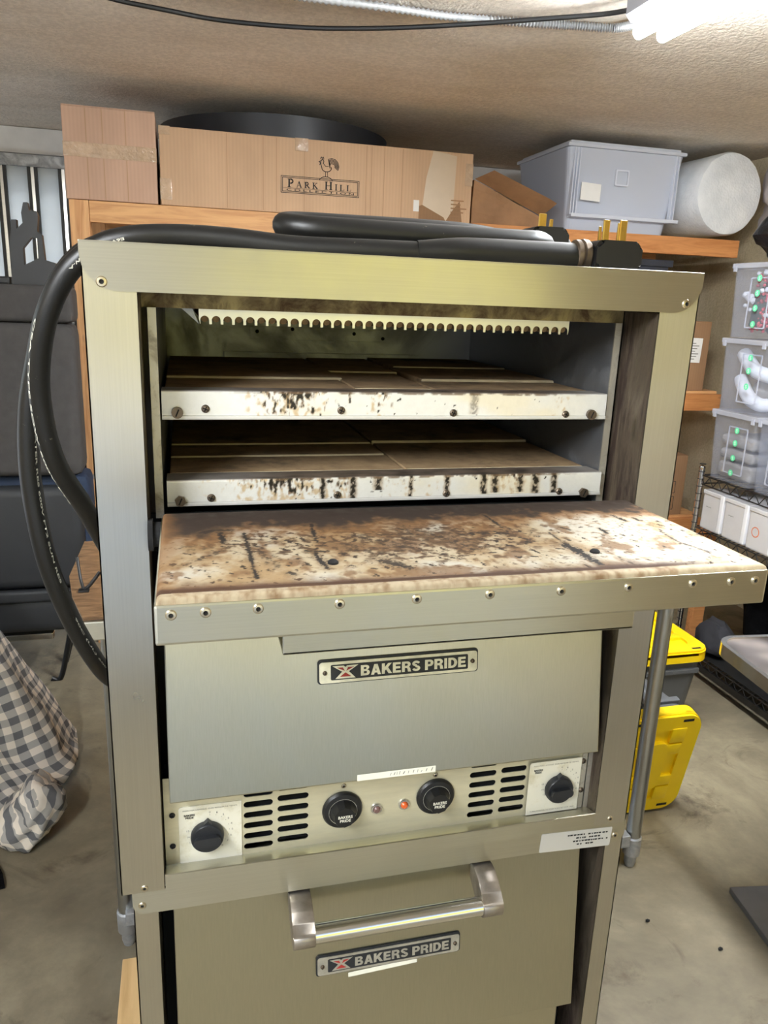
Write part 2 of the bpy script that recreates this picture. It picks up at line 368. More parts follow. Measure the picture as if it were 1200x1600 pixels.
def spline(pts, sub):
    P = [V(p) for p in pts]; out = []
    for i in range(len(P)-1):
        p0, p1, p2, p3 = P[max(i-1, 0)], P[i], P[i+1], P[min(i+2, len(P)-1)]
        for k in range(sub):
            t = k/sub
            out.append(.5*((2*p1)+(p2-p0)*t+(2*p0-5*p1+4*p2-p3)*t*t+(3*p1-p0-3*p2+p3)*t**3))
    out.append(P[-1]); return out
def rrect(x0, x1, y0, y1, r, n=5, corners=(1, 1, 1, 1)):
    """rounded rectangle, corners order: bl, br, tr, tl"""
    out = []
    for (cx, cy, a0, k) in ((x0+r, y0+r, PI, 0), (x1-r, y0+r, 1.5*PI, 1), (x1-r, y1-r, 0, 2), (x0+r, y1-r, .5*PI, 3)):
        if corners[k]:
            for i in range(n+1):
                a = a0+i/n*PI/2; out.append((cx+r*math.cos(a), cy+r*math.sin(a)))
        else: out.append(((x0, y0), (x1, y0), (x1, y1), (x0, y1))[k])
    return out
def circ(cx, cy, r, n=16): return [(cx+r*math.cos(2*PI*i/n), cy+r*math.sin(2*PI*i/n)) for i in range(n)]

ORG = {}
def base_of(parent):
    """world origin of an object built by these helpers"""
    return ORG[parent.name]
def mesh_obj(name, g, mat, parent=None, org=None, smooth=False, ang=35):
    bm = g.bm if isinstance(g, G) else g
    o_ = V(org) if org is not None else (base_of(parent).copy() if parent else V((0, 0, 0)))
    bm.transform(Matrix.Translation(-o_))
    bmesh.ops.recalc_face_normals(bm, faces=list(bm.faces))
    if smooth:
        for f in bm.faces: f.smooth = True
        lim = math.radians(ang)
        for e in bm.edges:
            e.smooth = not (len(e.link_faces) == 2 and e.calc_face_angle(0) > lim)
    me = bpy.data.meshes.new(name); bm.to_mesh(me); bm.free()
    for m in (mat if isinstance(mat, (list, tuple)) else [mat]): me.materials.append(M[m] if isinstance(m, str) else m)
    ob = bpy.data.objects.new(name, me); COL.objects.link(ob)
    if parent:
        ob.parent = parent; ob.location = o_ - base_of(parent)
    else: ob.location = o_
    ORG[ob.name] = o_
    return ob
def part(name, g, mat, parent, smooth=False, label=None, stuff=False, ang=35):
    ob = mesh_obj(name, g, mat, parent, None, smooth, ang)
    if label: ob['label'] = label
    if stuff: ob['kind'] = 'stuff'
    return ob
def thing(name, label, cat, loc, group=None):
    o = bpy.data.objects.new(name, None); COL.objects.link(o); o.location = loc; o.empty_display_size = .05
    ORG[o.name] = V(loc); o['label'] = label; o['category'] = cat
    if group: o['group'] = group
    return o
def single(name, g, mat, label, cat, loc, group=None, smooth=False, ang=35):
    ob = mesh_obj(name, g, mat, None, loc, smooth, ang); ob['label'] = label; ob['category'] = cat
    if group: ob['group'] = group
    return ob
def struct(name, g, mat, parent=None, smooth=False):
    ob = mesh_obj(name, g, mat, parent, None if parent else (0, 0, 0), smooth)
    if not parent: ob['kind'] = 'structure'
    return ob
def dup(src, loc, label=None, group=None):
    """copy a thing with its parts and sub-parts"""
    def rec(o, p):
        c = o.copy(); COL.objects.link(c); ORG[c.name] = ORG[o.name]
        if p: c.parent = p; c.matrix_parent_inverse = o.matrix_parent_inverse
        for ch in list(o.children): rec(ch, c)
        return c
    r = rec(src, None); r.location = loc; ORG[r.name] = V(loc)
    if label: r['label'] = label
    if group: r['group'] = group
    return r
def dup_part(src, off, parent):
    c = src.copy(); COL.objects.link(c); c.parent = parent
    c.location = V(src.location)+V(off); ORG[c.name] = ORG[src.name]+V(off); return c
_tc = {}
def text_bm(body, width, height=None, bold=0.0, depth=.0002, align='C'):
    """bmesh of lettering, centred on 0,0 in the XY plane, scaled to width (and height)"""
    cu = bpy.data.curves.new('lettering', 'FONT'); cu.body = body; cu.size = 1; cu.offset = bold; cu.extrude = 0; cu.resolution_u = 3
    cu.align_x = 'CENTER'; cu.space_line = .95
    ob = bpy.data.objects.new('lettering', cu); COL.objects.link(ob)
    dg = bpy.context.evaluated_depsgraph_get(); dg.update()
    me = bpy.data.meshes.new_from_object(ob.evaluated_get(dg))
    bpy.data.objects.remove(ob); bpy.data.curves.remove(cu)
    b = bmesh.new(); b.from_mesh(me); bpy.data.meshes.remove(me)
    xs = [v.co.x for v in b.verts]; ys = [v.co.y for v in b.verts]
    cx, cy = (min(xs)+max(xs))/2, (min(ys)+max(ys))/2
    sx = width/(max(xs)-min(xs)); sy = height/(max(ys)-min(ys)) if height else sx
    for v in b.verts: v.co = V(((v.co.x-cx)*sx, (v.co.y-cy)*sy, depth))
    return b
def frame_m(o, ex, ey):
    ex, ey = V(ex).normalized(), V(ey).normalized(); n = ex.cross(ey).normalized(); o = V(o)
    return Matrix(((ex.x, ey.x, n.x, o.x), (ex.y, ey.y, n.y, o.y), (ex.z, ey.z, n.z, o.z), (0, 0, 0, 1)))
FX = ((1, 0, 0), (0, 0, 1))       # a vertical face that looks towards -y
def letter(g, body, c, width, height=None, bold=0., ex=(1, 0, 0), ey=(0, 0, 1), lift=.0003):
    b = text_bm(body, width, height, bold, lift); b.transform(frame_m(c, ex, ey)); g.add(b); return g

# ------------------------------------------------------------------ the garage
ZF, ZC = -.86, 1.46
XL, XR, YB, YO = -3.0, 3.0, 3.8, -2.5
struct('floor', G().box(XL-.1, XR+.1, YO, YB+.1, ZF-.1, ZF), 'concrete')
struct('floor_driveway', G().box(-16, XL-.1, YO, 14, ZF-.12, ZF-.02).box(-16, 16, -16, YO, ZF-.12, ZF-.02), 'drive')
struct('wall_opposite', G().box(-16, 18, -14.4, -14, ZF-.1, 4.6), 'house')  # unseen, added this tall to darken what the steel reflects
b_ = G().box(.6, 7.2, -13.6, -12.7, ZF-.02, 3.6)
bmesh.ops.subdivide_edges(b_.bm, edges=list(b_.bm.edges), cuts=12, use_grid_fill=True)
for v_ in b_.bm.verts: v_.co += V((0, .12*noise.noise(v_.co*2.3), .10*noise.noise(v_.co*1.7+V((3, 1, 0)))*(v_.co.z > 0)))
HEDGE = b_
struct('ceiling', G().box(XL-.1, XR+.1, YO, YB+.1, ZC, ZC+3.4), 'ceiling')  # slab built up as unseen house mass, so it shades the driveway
struct('wall_back', G().box(-.045, XR+.1, YB, YB+.12, ZF, ZC).box(XL-.1, -2.42, YB, YB+.12, ZF, ZC).box(-2.42, 0, YB, YB+.12, 1.276, ZC).box(-2.42, 0, YB, YB+.12, ZF, ZF+.05), 'wall')
struct('wall_right', G().box(XR, XR+.12, YO, YB, ZF, ZC), 'wall')
struct('wall_left', G().box(XL-.12, XL, YO, .9, ZF, ZC).box(XL-.12, XL, 3.6, YB, ZF, ZC).box(XL-.12, XL, .9, 3.6, 1.25, ZC), 'wall')     # a side doorway stands open
struct('wall_front', G().box(1.7, XR, YO-.12, YO, ZF, ZC).box(XL, -2.6, YO-.12, YO, ZF, ZC).box(-2.6, 1.7, YO-.12, YO, 1.30, ZC), 'wall')  # unseen front wall, added to darken the right posts' reflections
struct('trim_1', G().box(XL, XR, YB-.05, YB-.001, 1.335, ZC-.002, .006), 'header_white')
# white sheet-metal door with dark channels, top left at the back
dr = struct('door_1', G().box(-2.4, -.02, YB-.05, YB-.03, 1.275, 1.334, .004), 'galv')
sheets = [(-2.36, -1.97), (-1.93, -1.54), (-1.50, -1.11), (-1.07, -.7), (-.655, -.545), (-.505, -.04)]
xs = [-.04-.147*i for i in range(16)]
prev = None
for i, x in enumerate(xs):
    x1, x0 = x, x-.147
    if x0 < -2.4: break
    part('panel', G().box(x0+.0245, x1-.0245, YB-.035, YB-.012, ZF+.05, 1.276, .003), 'panel_white', dr)
    g = G().box(x0-.0245, x0+.0245, YB-.02, YB-.012, ZF+.05, 1.276).box(x0-.024, x0-.008, YB-.045, YB-.012, ZF+.05, 1.276).box(x0+.008, x0+.024, YB-.045, YB-.012, ZF+.05, 1.276)
    part('channel', g, 'dark_metal', dr)
    part('track_rod', G().box(x0-.008, x0+.008, YB-.04, YB-.012, ZF+.05, 1.276), 'tube_steel', dr)

single('hedge', HEDGE, 'hedge', 'unseen yellow-green hedge added across the driveway to tint the steel reflections', 'hedge', (3.9, -13.15, ZF-.02))  # out of view, added for its yellow-green reflection in the steel

# ------------------------------------------------------------------ ceiling light, conduit, cable
cl = thing('ceiling_light', 'white twin tube fluorescent fitting glowing on the stucco ceiling', 'light', (1.27, .55, ZC))
hx = lambda y: (1.195+(1.19-y)*-.02)
def lamp_tube(dx):
    pts = [(1.27+dx+.02*(1.17-y), y, 1.362) for y in (1.185, -.02)]
    return G().cyl(pts[0], pts[1], .0165, 18)
part('tube', lamp_tube(-.034), 'tube_light', cl, True)
part('tube', lamp_tube(.034), 'tube_light', cl, True)
g = G().prism([(1.20, ZC-.001), (1.20, 1.40), (1.215, 1.385), (1.325, 1.385), (1.34, 1.40), (1.34, ZC-.001)], 'y', -.05, 1.195)
part('housing', g, simple('grey_white_enamel', (196, 202, 214), .45, 0, .03), cl)
for y in (1.19, -.035):
    part('lamp_holder', G().box(1.222, 1.318, y-.006, y+.008, 1.372, 1.388, .004), 'white', cl)
dup(cl, (-1.0, -1.3, ZC), 'unseen extra twin tube fitting nearer the garage door, added to even the ceiling light')  # added lamp behind the camera, brightens the ceiling evenly
g = G()
CP = spline([(.30, 1.50, 1.446), (.436, 1.507, 1.446), (.645, 1.50, 1.446), (.828, 1.502, 1.446), (.973, 1.483, 1.446), (1.099, 1.461, 1.446), (1.2, 1.44, 1.446), (1.29, 1.40, 1.44), (1.315, 1.30, 1.43), (1.30, 1.19, 1.425)], 26)
n = 10; rings = []
for i, p in enumerate(CP):
    dd = (CP[min(i+1, len(CP)-1)]-CP[max(i-1, 0)]).normalized(); a = dd.orthogonal().normalized(); c = dd.cross(a)
    r = .0125 if i % 2 else .0078
    rings.append([g.bm.verts.new(p+(a*math.cos(2*PI*k/n)+c*math.sin(2*PI*k/n))*r) for k in range(n)])
for A, B in zip(rings, rings[1:]):
    for k in range(n): g.bm.faces.new((A[k], A[(k+1) % n], B[(k+1) % n], B[k]))
single('flexible_conduit', g, 'galv', 'ribbed silver flexible conduit running along the ceiling to the light', 'conduit', (.8, 1.5, 1.446), smooth=True, ang=80)
g = G().tube([(-.6, 1.3, ZC-.006), (-.30, 1.52, 1.45), (-.146, 1.595, 1.435), (-.072, 1.635, 1.425), (.075, 1.657, 1.42), (.229, 1.676, 1.418), (.458, 1.647, 1.418), (.665, 1.577, 1.42), (.861, 1.485, 1.424), (1.061, 1.38, 1.43), (1.2, 1.285, 1.43), (1.255, 1.19, 1.425)], .0065, 8)
single('ceiling_cable', g, 'black', 'thin black cable drooping across the ceiling to the light', 'cable', (.3, 1.6, 1.42), smooth=True)

# ------------------------------------------------------------------ small hardware
def rivet(parent, c, nrm, r=.0048, name='rivet'):
    g = G(); nrm = V(nrm)
    g.lathe([(r, 0), (r, .0006), (r*.82, .0014), (r*.45, .0016), (r*.40, .0004)], c, nrm, 14)
    ob = part(name, g, ['rivet', 'void'], parent, True)
    # the dark mandrel hole is the last cap
    best = max(ob.data.polygons, key=lambda p: len(p.vertices) if p.center.length < 9 else 0)
    for p in ob.data.polygons:
        if len(p.vertices) == 14 and p.area < PI*(r*.5)**2: p.material_index = 1
    return ob
def screw(parent, c, nrm, r=.0045, cross=True, mat='screw', big=False):
    nrm = V(nrm).normalized(); g = G()
    if big:
        g.cyl(V(c), V(c)+nrm*.0045, r, 6 if big == 2 else 14); g.cyl(V(c)+nrm*.0045, V(c)+nrm*.005, r*.7, 12)
    else: g.lathe([(r, 0), (r*.95, .0012), (r*.7, .0022), (0, .0026)], c, nrm, 14)
    a = nrm.orthogonal().normalized(); b = nrm.cross(a)
    h = .0026 if not big else .005
    m = frame_m(V(c)+nrm*h, a+b*.4, b-a*.4)
    ob_b = G().box(-r*.65, r*.65, -r*.12, r*.12, -.0006, .0003)
    if cross: ob_b.box(-r*.12, r*.12, -r*.65, r*.65, -.0006, .0003)
    ob_b.xform(m); nf = len(g.bm.faces); g.add(ob_b.bm)
    ob = part('screw', g, [mat, 'void'], parent)
    for p in ob.data.polygons:
        if p.index >= nf: p.material_index = 1
    return ob
def quad_grid(g, fn, nu, nv, paint=None):
    """grid of verts fn(u,v); returns for painting the list of (vert,u,v)"""
    rows = [[g.bm.verts.new(fn(i/nu, j/nv)) for i in range(nu+1)] for j in range(nv+1)]
    for j in range(nv):
        for i in range(nu): g.bm.faces.new((rows[j][i], rows[j][i+1], rows[j+1][i+1], rows[j+1][i]))
    return rows
def paint(ob, fn):
    """colour attribute from the world position of each vertex"""
    at = ob.data.color_attributes.new('Col', 'FLOAT_COLOR', 'POINT'); o = ORG[ob.name]
    buf = []
    for v in ob.data.vertices:
        c = fn(v.co+o); buf += [c[0], c[1], c[2], 1]
    at.data.foreach_set('color', buf)
def mixc(a, b, t):
    t = max(0, min(1, t)); return tuple(a[i]+(b[i]-a[i])*t for i in range(3))
def sm(a, b, x):
    t = max(0, min(1, (x-a)/(b-a))); return t*t*(3-2*t)
def nz(x, y, z=0, o=4): return noise.fractal(V((x, y, z)), 1.0, 2.1, o)
def seg_d(px, py, pts):
    best = 9; tt = 0
    for i, (a, b) in enumerate(zip(pts, pts[1:])):
        dx, dy = b[0]-a[0], b[1]-a[1]; L = dx*dx+dy*dy or 1e-9
        t = max(0, min(1, ((px-a[0])*dx+(py-a[1])*dy)/L)); q = math.hypot(px-a[0]-t*dx, py-a[1]-t*dy)
        if q < best: best = q; tt = (i+t)/(len(pts)-1)
    return best, tt

def block(g, text, c, w, h, ex, ey, t=.0003):
    """heavy grotesque capitals, centred at c, in a box w by h"""
    A = lambda cx, cy, rx, ry, a0, a1, n=8: [(cx+rx*math.cos(math.radians(a0+(a1-a0)*k/n)), cy+ry*math.sin(math.radians(a0+(a1-a0)*k/n))) for k in range(n+1)]
    def S_():
        path = A(.37, .73, .25, .165, 10, 262, 12)+A(.37, .27, .265, .165, 82, -170, 12); L = []; R = []
        for i, p in enumerate(path):
            a, b = path[max(i-1, 0)], path[min(i+1, len(path)-1)]; dx, dy = b[0]-a[0], b[1]-a[1]; m = math.hypot(dx, dy) or 1
            nx, ny = -dy/m*.105, dx/m*.105; L.append((p[0]+nx, p[1]+ny)); R.append((p[0]-nx, p[1]-ny))
        return L+R[::-1]
    GL = {'B': (.80, [(0, 0)]+A(.48, .28, .31, .28, -90, 80)+A(.45, .77, .29, .23, -60, 90)+[(0, 1)], [[(.26, .20), (.26, .41)]+A(.46, .305, .08, .105, 90, -90, 5), [(.26, .61), (.26, .80)]+A(.43, .705, .07, .095, 90, -90, 5)]),
     'A': (.86, [(0, 0), (.27, 0), (.32, .19), (.55, .19), (.60, 0), (.87, 0), (.58, 1), (.29, 1)], [[(.375, .38), (.435, .66), (.495, .38)]]),
     'K': (.88, [(0, 0), (.26, 0), (.26, .28), (.37, .40), (.60, 0), (.91, 0), (.55, .60), (.88, 1), (.56, 1), (.26, .62), (.26, 1), (0, 1)], []),
     'E': (.72, [(0, 0), (.72, 0), (.72, .21), (.26, .21), (.26, .40), (.66, .40), (.66, .61), (.26, .61), (.26, .79), (.70, .79), (.70, 1), (0, 1)], []),
     'R': (.82, [(0, 0), (.26, 0), (.26, .37), (.42, .37), (.50, .30), (.53, .06), (.56, 0), (.84, 0), (.79, .08), (.76, .32), (.64, .46)]+A(.47, .72, .31, .28, -45, 90)+[(0, 1)], [[(.26, .58), (.26, .80)]+A(.44, .69, .09, .11, 90, -90, 5)]),
     'S': (.76, S_(), []), 'I': (.27, [(0, 0), (.26, 0), (.26, 1), (0, 1)], []),
     'P': (.76, [(0, 0), (.26, 0), (.26, .35)]+A(.46, .675, .31, .325, -90, 90)+[(0, 1)], [[(.26, .55), (.26, .80)]+A(.43, .675, .09, .125, 90, -90, 5)]),
     'D': (.82, [(0, 0)]+A(.36, .50, .46, .50, -90, 90, 12)+[(0, 1)], [[(.26, .21), (.26, .79)]+A(.35, .50, .20, .29, 90, -90, 8)])}
    tot = sum(GL[q][0]+.10 if q != ' ' else .32 for q in text)-.10; k = w/tot; x = -w/2
    for q in text:
        if q == ' ': x += .32*k; continue
        wd, out, hs = GL[q]
        g.plate([(x+px*k, (py-.5)*h) for px, py in out], [[(x+px*k, (py-.5)*h) for px, py in l] for l in hs], t, (c, ex, ey)); x += (wd+.10)*k
    return g
# nameplate: rim, plate, field, emblem, lettering
def nameplate(oven, c, ex, ey, w, h, silver):
    ex, ey = V(ex), V(ey); n = ex.cross(ey).normalized(); c = V(c)
    np_ = part('nameplate', G().plate(rrect(-w/2-.002, w/2+.0015, -h/2-.0012, h/2+.003, .004), (), .0015, (c+n*.0015, ex, ey)), 'plate_black', oven)
    part('plate_face', G().plate(rrect(-w/2, w/2, -h/2, h/2, .0035), (), .001, (c+n*.0025, ex, ey)), silver, np_, label='silver raised border')
    fx0, fx1 = -w/2+.0135, w/2-.012
    part('plate_field', G().plate(rrect(fx0, fx1, -h/2+.0035, h/2-.0035, .0015), (), .0006, (c+n*.0029, ex, ey)), 'plate_black', np_)
    ec = c+ex*(fx0+.0175)+n*.0033; sx, sy = .0155, .0078
    out = [(-1, 1), (-.14, 1), (0, .74), (.14, 1), (1, 1), (.26, .05), (.78, -1), (-.78, -1), (-.26, .05)]
    part('emblem', G().plate([(x*sx, y*sy) for x, y in out], (), .0004, (ec, ex, ey)), silver, np_)
    g = G()
    for tri in ([(-.66, .72), (-.2, .72), (-.06, .18)], [(.2, .72), (.66, .72), (.06, .18)], [(-.44, -.72), (.44, -.72), (0, -.08)]):
        g.plate([(x*sx, y*sy) for x, y in tri], (), .0004, (ec+n*.0003, ex, ey))
    part('emblem_fill', g, 'red', np_)
    tx0 = fx0+.036; tx1 = fx1-.003
    g = block(G(), 'BAKERS PRIDE', c+ex*((tx0+tx1)/2)+n*.0033, tx1-tx0, .0128, ex, ey)
    part('lettering', g, silver, np_)
    for x in (-w/2+.0065, w/2-.006): screw(np_, c+ex*x+n*.0025, n, .0028, False, 'screw')
    return np_

# ------------------------------------------------------------------ UPPER OVEN
OV = thing('pizza_oven', 'upper stainless steel pizza oven with its upper door open over blackened hearths', 'oven', (.33, .36, 0))
WO, HO, DO = .66, .7222, .71
PW = .0485
g = G().box(.0003, .0018, .004, DO, 0.001, HO-.001).box(WO-.0018, WO-.0003, .004, DO, 0.001, HO-.001).box(0.0003, WO-.0003, .004, DO, HO-.0022, HO-.0006).box(.0003, WO-.0003, DO-.0015, DO, .001, HO-.001).box(.0003, WO-.0003, .03, DO, .001, .0025)
part('casing', g, 'steel_v', OV)
def post(x0, x1, inner):
    g = G().plate(rrect(x0, x1, 0, .70, .005, 3, (0, 1 if x1 > .3 else 0, 0, 0)), (), .0014, ((0, 0, 0), *FX))
    xo = x0 if inner == 1 else x1
    g.box(min(xo, xo+inner*.0014), max(xo, xo+inner*.0014), 0, .03, 0, .70)
    return g
part('frame_post', post(0, PW, 1), 'steel_v', OV)
part('frame_post', post(WO-PW, WO, -1), 'steel_v', OV)
part('post_return', G().box(WO-PW, WO-PW+.0012, .0004, .072, .0, .677), 'steel_old', OV, label='brown stained inner face of the right post')
part('post_return', G().box(PW-.0012, PW, .0004, .072, .0, .677), 'steel_old', OV)
hd = part('frame_header', G().plate(rrect(-.0008, WO+.0008, .6782, HO, .034, 9, (1, 1, 0, 0)), (), .0012, ((0, -.0024, 0), *FX)).box(-.0008, WO+.0008, -.0026, .03, HO-.0012, HO+.0004, .0005), 'steel_h', OV)
for x, z in ((.0178, .6863), (.6421, .6883)): rivet(hd, (x, -.0024, z), (0, -1, 0), .0052)
for x, z in ((.0261, .0056), (.6351, .0079)): rivet(OV, (x, 0, z), (0, -1, 0), .0042)
part('lintel', G().box(PW, WO-PW, .0745, .077, .6635, .680), 'lintel', OV)
part('flange', G().box(.0545, .0632, .0655, .0675, .437, .6635), 'flange', OV)
part('flange', G().box(.5972, .6058, .0655, .0675, .437, .6635), 'flange', OV)
g = G().box(.0600, .0632, .0675, .559, .40, .6635).box(.5972, .6000, .0675, .559, .40, .6635).box(.06, .60, .556, .559, .40, .668).box(.06, .60, .0765, .559, .6640, .668).box(.06, .60, .0675, .559, .398, .401)
part('chamber_lining', g, 'chamber', OV)
g = G().box(PW, WO-PW, .0755, .078, .395, .44)
part('gap_shade_strip', g, 'void', OV)  # black strip that paints in the dark gap below the lower hearth
bp = part('back_plate', G().box(.1995, .4406, .5545, .556, .609, .630, .0004), 'chamber', OV)
for x, z in ((.212, .622), (.272, .627), (.380, .622), (.432, .615)): screw(bp, (x, .5545, z), (0, -1, 0), .0032, False, 'void')
part('back_ledge', G().box(.156, .497, .550, .556, .577, .588, .0006), 'chamber', OV)
# scalloped guard in front of the heating rods
gx0, gx1, N = .107, .552, 36
zb, zt = .6472, .6632
pit = (gx1-gx0)/N; out = [(gx0, zt), (gx0, zb+.006), (gx0+.0012, zb)]
rr = pit*.385
for i in range(N):
    c = gx0+(i+.5)*pit
    out += [(c-rr, zb), (c-rr, zb+.0042)]+[(c-rr*math.cos(a), zb+.0042+rr*math.sin(a)) for a in (PI*k/8 for k in range(1, 8))]+[(c+rr, zb+.0042), (c+rr, zb)]
out += [(gx1-.0008, zb), (gx1, zb+.004), (gx1, zt)]
out = out[::-1]
part('element_guard', G().plate(out, (), .0015, ((0, .098, 0), *FX)), 'alu', OV)
part('guard_bracket', G().prism([(.100, .664), (.088, .664), (.107, .647)][::-1], 'y', .0985, .12), 'chamber', OV)
part('guard_bracket', G().box(.318, .345, .0995, .12, .660, .6642), 'chamber', OV)
rod0 = None
for i in range(N):
    c = gx0+(i+.5)*pit
    if rod0 is None: rod0 = part('heating_rod', G().cyl((c, .103, .6535), (c, .53, .6535), .0044, 8), 'stone', OV, True)
    else: dup_part(rod0, (i*pit, 0, 0), OV)

CR, DK, BR = (.80, .78, .73), (.020, .016, .012), (.30, .19, .09)
def rail_paint(spots, z0, z1, yf, seed):
    def fn(p):
        x, y, z = p
        ends = sm(.10, .22, x)*(1-sm(.50, .585, x))
        if y > yf+.0012:                       # top lip, always sooty
            t = .5+.5*nz(x*40, y*60, seed)
            return mixc(mixc((.50, .48, .45), (.22, .15, .10), .25+.6*ends), DK, (t-.3)*1.3*(.25+.8*ends))
        u = (z-z0)/(z1-z0)
        c = mixc((.82, .82, .80), (.84, .79, .66), ends*sm(-.3, .5, nz(x*9, z*20, seed+2)))
        s = 0; bl = 0
        for (xc, w, amt, dep) in spots:
            if w < .007: continue
            k = math.exp(-((x-xc)/w)**2*1.4)*amt
            s = max(s, k*sm(1-dep-.2, min(1.05, 1-dep+.45), u+.22*nz(x*90, z*40, seed)))
            bl = max(bl, k)
        n1 = nz(x*170, z*130, seed+4, 5); n2 = nz(x*230, z*100, seed+9, 4)
        c = mixc(c, (.60, .43, .22), sm(.05, .35, bl)*sm(.0, .5, n1*.8+bl*.75-.35)*.8)
        c = mixc(c, (.26, .15, .07), sm(.03, .25, s)*sm(.1, .4, n2*.7+s*.75-.35)*.9)
        c = mixc(c, DK, sm(.05, .3, s)*sm(.02, .2, n2*.55+n1*.25+s*.95-.62))
        for (xc, w, amt, dep) in spots:         # drips running down the face
            if w < .007 and abs(x-xc) < .015:
                xx = xc+.0016*nz(z*160, xc*90, 3); k = (1-sm(w*.35, w*.8, abs(x-xx)+w*.4*nz(x*500, z*330, 4)))*amt
                if u > 1-dep:
                    c = mixc(c, (.40, .27, .14), (1-sm(w*.6, w*1.4, abs(x-xx)))*.6*amt)
                    c = mixc(c, DK, k*sm(-.30, .05, nz(x*260, z*200, 5)+.18))
        if u > .90: c = mixc(c, (.16, .10, .06), ends*sm(-.25, .2, nz(x*70, u*3, seed)+(u-.93)*4)*.85)
        if u < .05: c = mixc(c, (.30, .29, .27), .5)
        c = mixc(c, DK, sm(.95, 1.05, nz(x*150, z*150, seed+30)+.25*ends))
        return c
    return fn
def deck(xa, xb, yf, zlo, zhi, spots, seed, tiles, screws):
    g = G(); rad = .0016
    quad_grid(g, lambda u, v: (xa+(xb-xa)*u, yf+(rad*(1-math.cos(max(0, (v-.93)/.07)*PI/2)) if v > .93 else 0), zlo+.004+(zhi-zlo-.004)*v-(rad*(1-math.sin((v-.93)/.07*PI/2))*0 if v > .93 else 0)), 520, 22)
    quad_grid(g, lambda u, v: (xa+(xb-xa)*u, yf+rad+.0003+(.039-rad)*v, zhi-.0002-.0006*v), 260, 10)
    g.box(xa, xb, yf-.0015, yf+.004, zlo, zlo+.0038)
    g.box(xa, xa+.001, yf+.0005, yf+.04, zlo+.001, zhi-.001).box(xb-.001, xb, yf+.0005, yf+.04, zlo+.001, zhi-.001)
    dk = part('hearth_deck', g, 'rail', OV, True, 'stained aluminium front rail')
    paint(dk, rail_paint(spots, zlo, zhi, yf, seed))
    part('deck_pan', G().box(xa+.001, xb-.001, yf+.006, .553, zlo+.0005, zlo+.003), 'steel_old', dk)
    for (x0, x1, y0, y1, dz, rz) in tiles:
        t = G().box(x0, x1, y0, y1, zlo+.003, zhi-.0012+dz, .0012, Matrix.Translation(((x0+x1)/2, (y0+y1)/2, 0)) @ Matrix.Rotation(rz, 4, 'Z') @ Matrix.Translation((-(x0+x1)/2, -(y0+y1)/2, 0)), 1)
        ob = part('hearth_tile', t, ['stone', 'stone_edge'], dk)
        for p in ob.data.polygons:
            if abs(p.normal.z) < .9 and p.normal.y < -.5: p.material_index = 1
    for (x, z, big) in screws: screw(dk, (x, yf-.0002, z), (0, -1, 0), .0062 if big else .0046, not big, big=big)
    return dk
ye = .552
deck(.0653, .5942, .062, .5477, .5788, [(.205, .045, .75, .95), (.165, .02, .35, .4), (.305, .02, .45, .7), (.2, .002, 1, .6), (.27, .0015, 1, .4), (.42, .006, .5, .8), (.53, .02, .35, .3), (.1, .03, .05, .1), (.36, .05, .1, .2)], 1.0,
     [(.068, .2845, .1035, .205, 0, 0), (.068, .29, .207, .37, .0025, 0), (.068, .29, .372, ye, .001, 0), (.2875, .383, .1035, .30, .0005, -.03), (.2915, .395, .306, ye, .0022, -.03), (.3855, .591, .1035, .198, 0, 0), (.397, .591, .2005, .372, .003, 0), (.404, .591, .3745, ye, .0045, 0)],
     [(.0811, .5552, 1), (.1107, .5592, 0), (.2603, .5578, 0), (.3946, .555, 0), (.5399, .5535, 0), (.5738, .5535, 1)])
deck(.0675, .595, .056, .4527, .4818, [(.20, .055, .85, .7), (.155, .03, .6, .3), (.24, .004, 1, .9), (.262, .012, .7, .8), (.275, .005, 1, .9), (.305, .006, 1, .55), (.345, .003, 1, .9), (.33, .04, .3, .3), (.39, .004, 1, 1), (.437, .005, 1, .85), (.452, .006, 1, .8), (.47, .025, .6, .5), (.485, .005, 1, .8), (.505, .006, 1, .9), (.53, .005, 1, .9), (.115, .03, .25, .2), (.37, .02, .3, .3)], 5.0,
     [(.070, .348, .0975, .186, 0, 0), (.070, .346, .188, .262, .0015, 0), (.070, .345, .264, ye, .003, 0), (.3505, .592, .0975, .272, .0002, 0), (.349, .592, .2745, ye, .0032, 0)],
     [(.0813, .4588, 2), (.1144, .4612, 0), (.2567, .4608, 0), (.3897, .459, 0), (.5382, .458, 0), (.5713, .456, 2)])

# the open door
DX0, DX1, DYF, DYB = .0622, .5985, -.2400, -.0005
g = G().box(DX0, DX1, DYF, DYB, .4240, .4566, .0022)
door = part('door', g, 'steel_h', OV, label='upper door folded down flat')
g = G(); Lx0, Lx1, Ly0, Ly1 = DX0+.001, DX1-.001, DYF+.0008, DYB
def liner_pt(u, v):
    # finer steps over the front edge, which rolls down into the band
    x = Lx0+(Lx1-Lx0)*u; y = Ly0+(Ly1-Ly0)*v
    e = min((x-Lx0), (Lx1-x), (y-Ly0)*1.0+.0, (Ly1-y))
    z = .4612
    k = min(1, e/.005); z -= .0062*(1-math.sqrt(max(0, 1-(1-k)**2)))
    b = abs(y-(Ly0+.0125))
    if b < .003 and .075 < x < .565: z += .0016*(.5+.5*math.cos(PI*b/.003))
    z += .0004*nz(x*20, y*20, 3, 3)
    return (x, y, z)
quad_grid(g, liner_pt, 440, 230)
liner = part('door_liner', g, 'liner', door, True, 'cream inner door face burnt brown and black', ang=70)
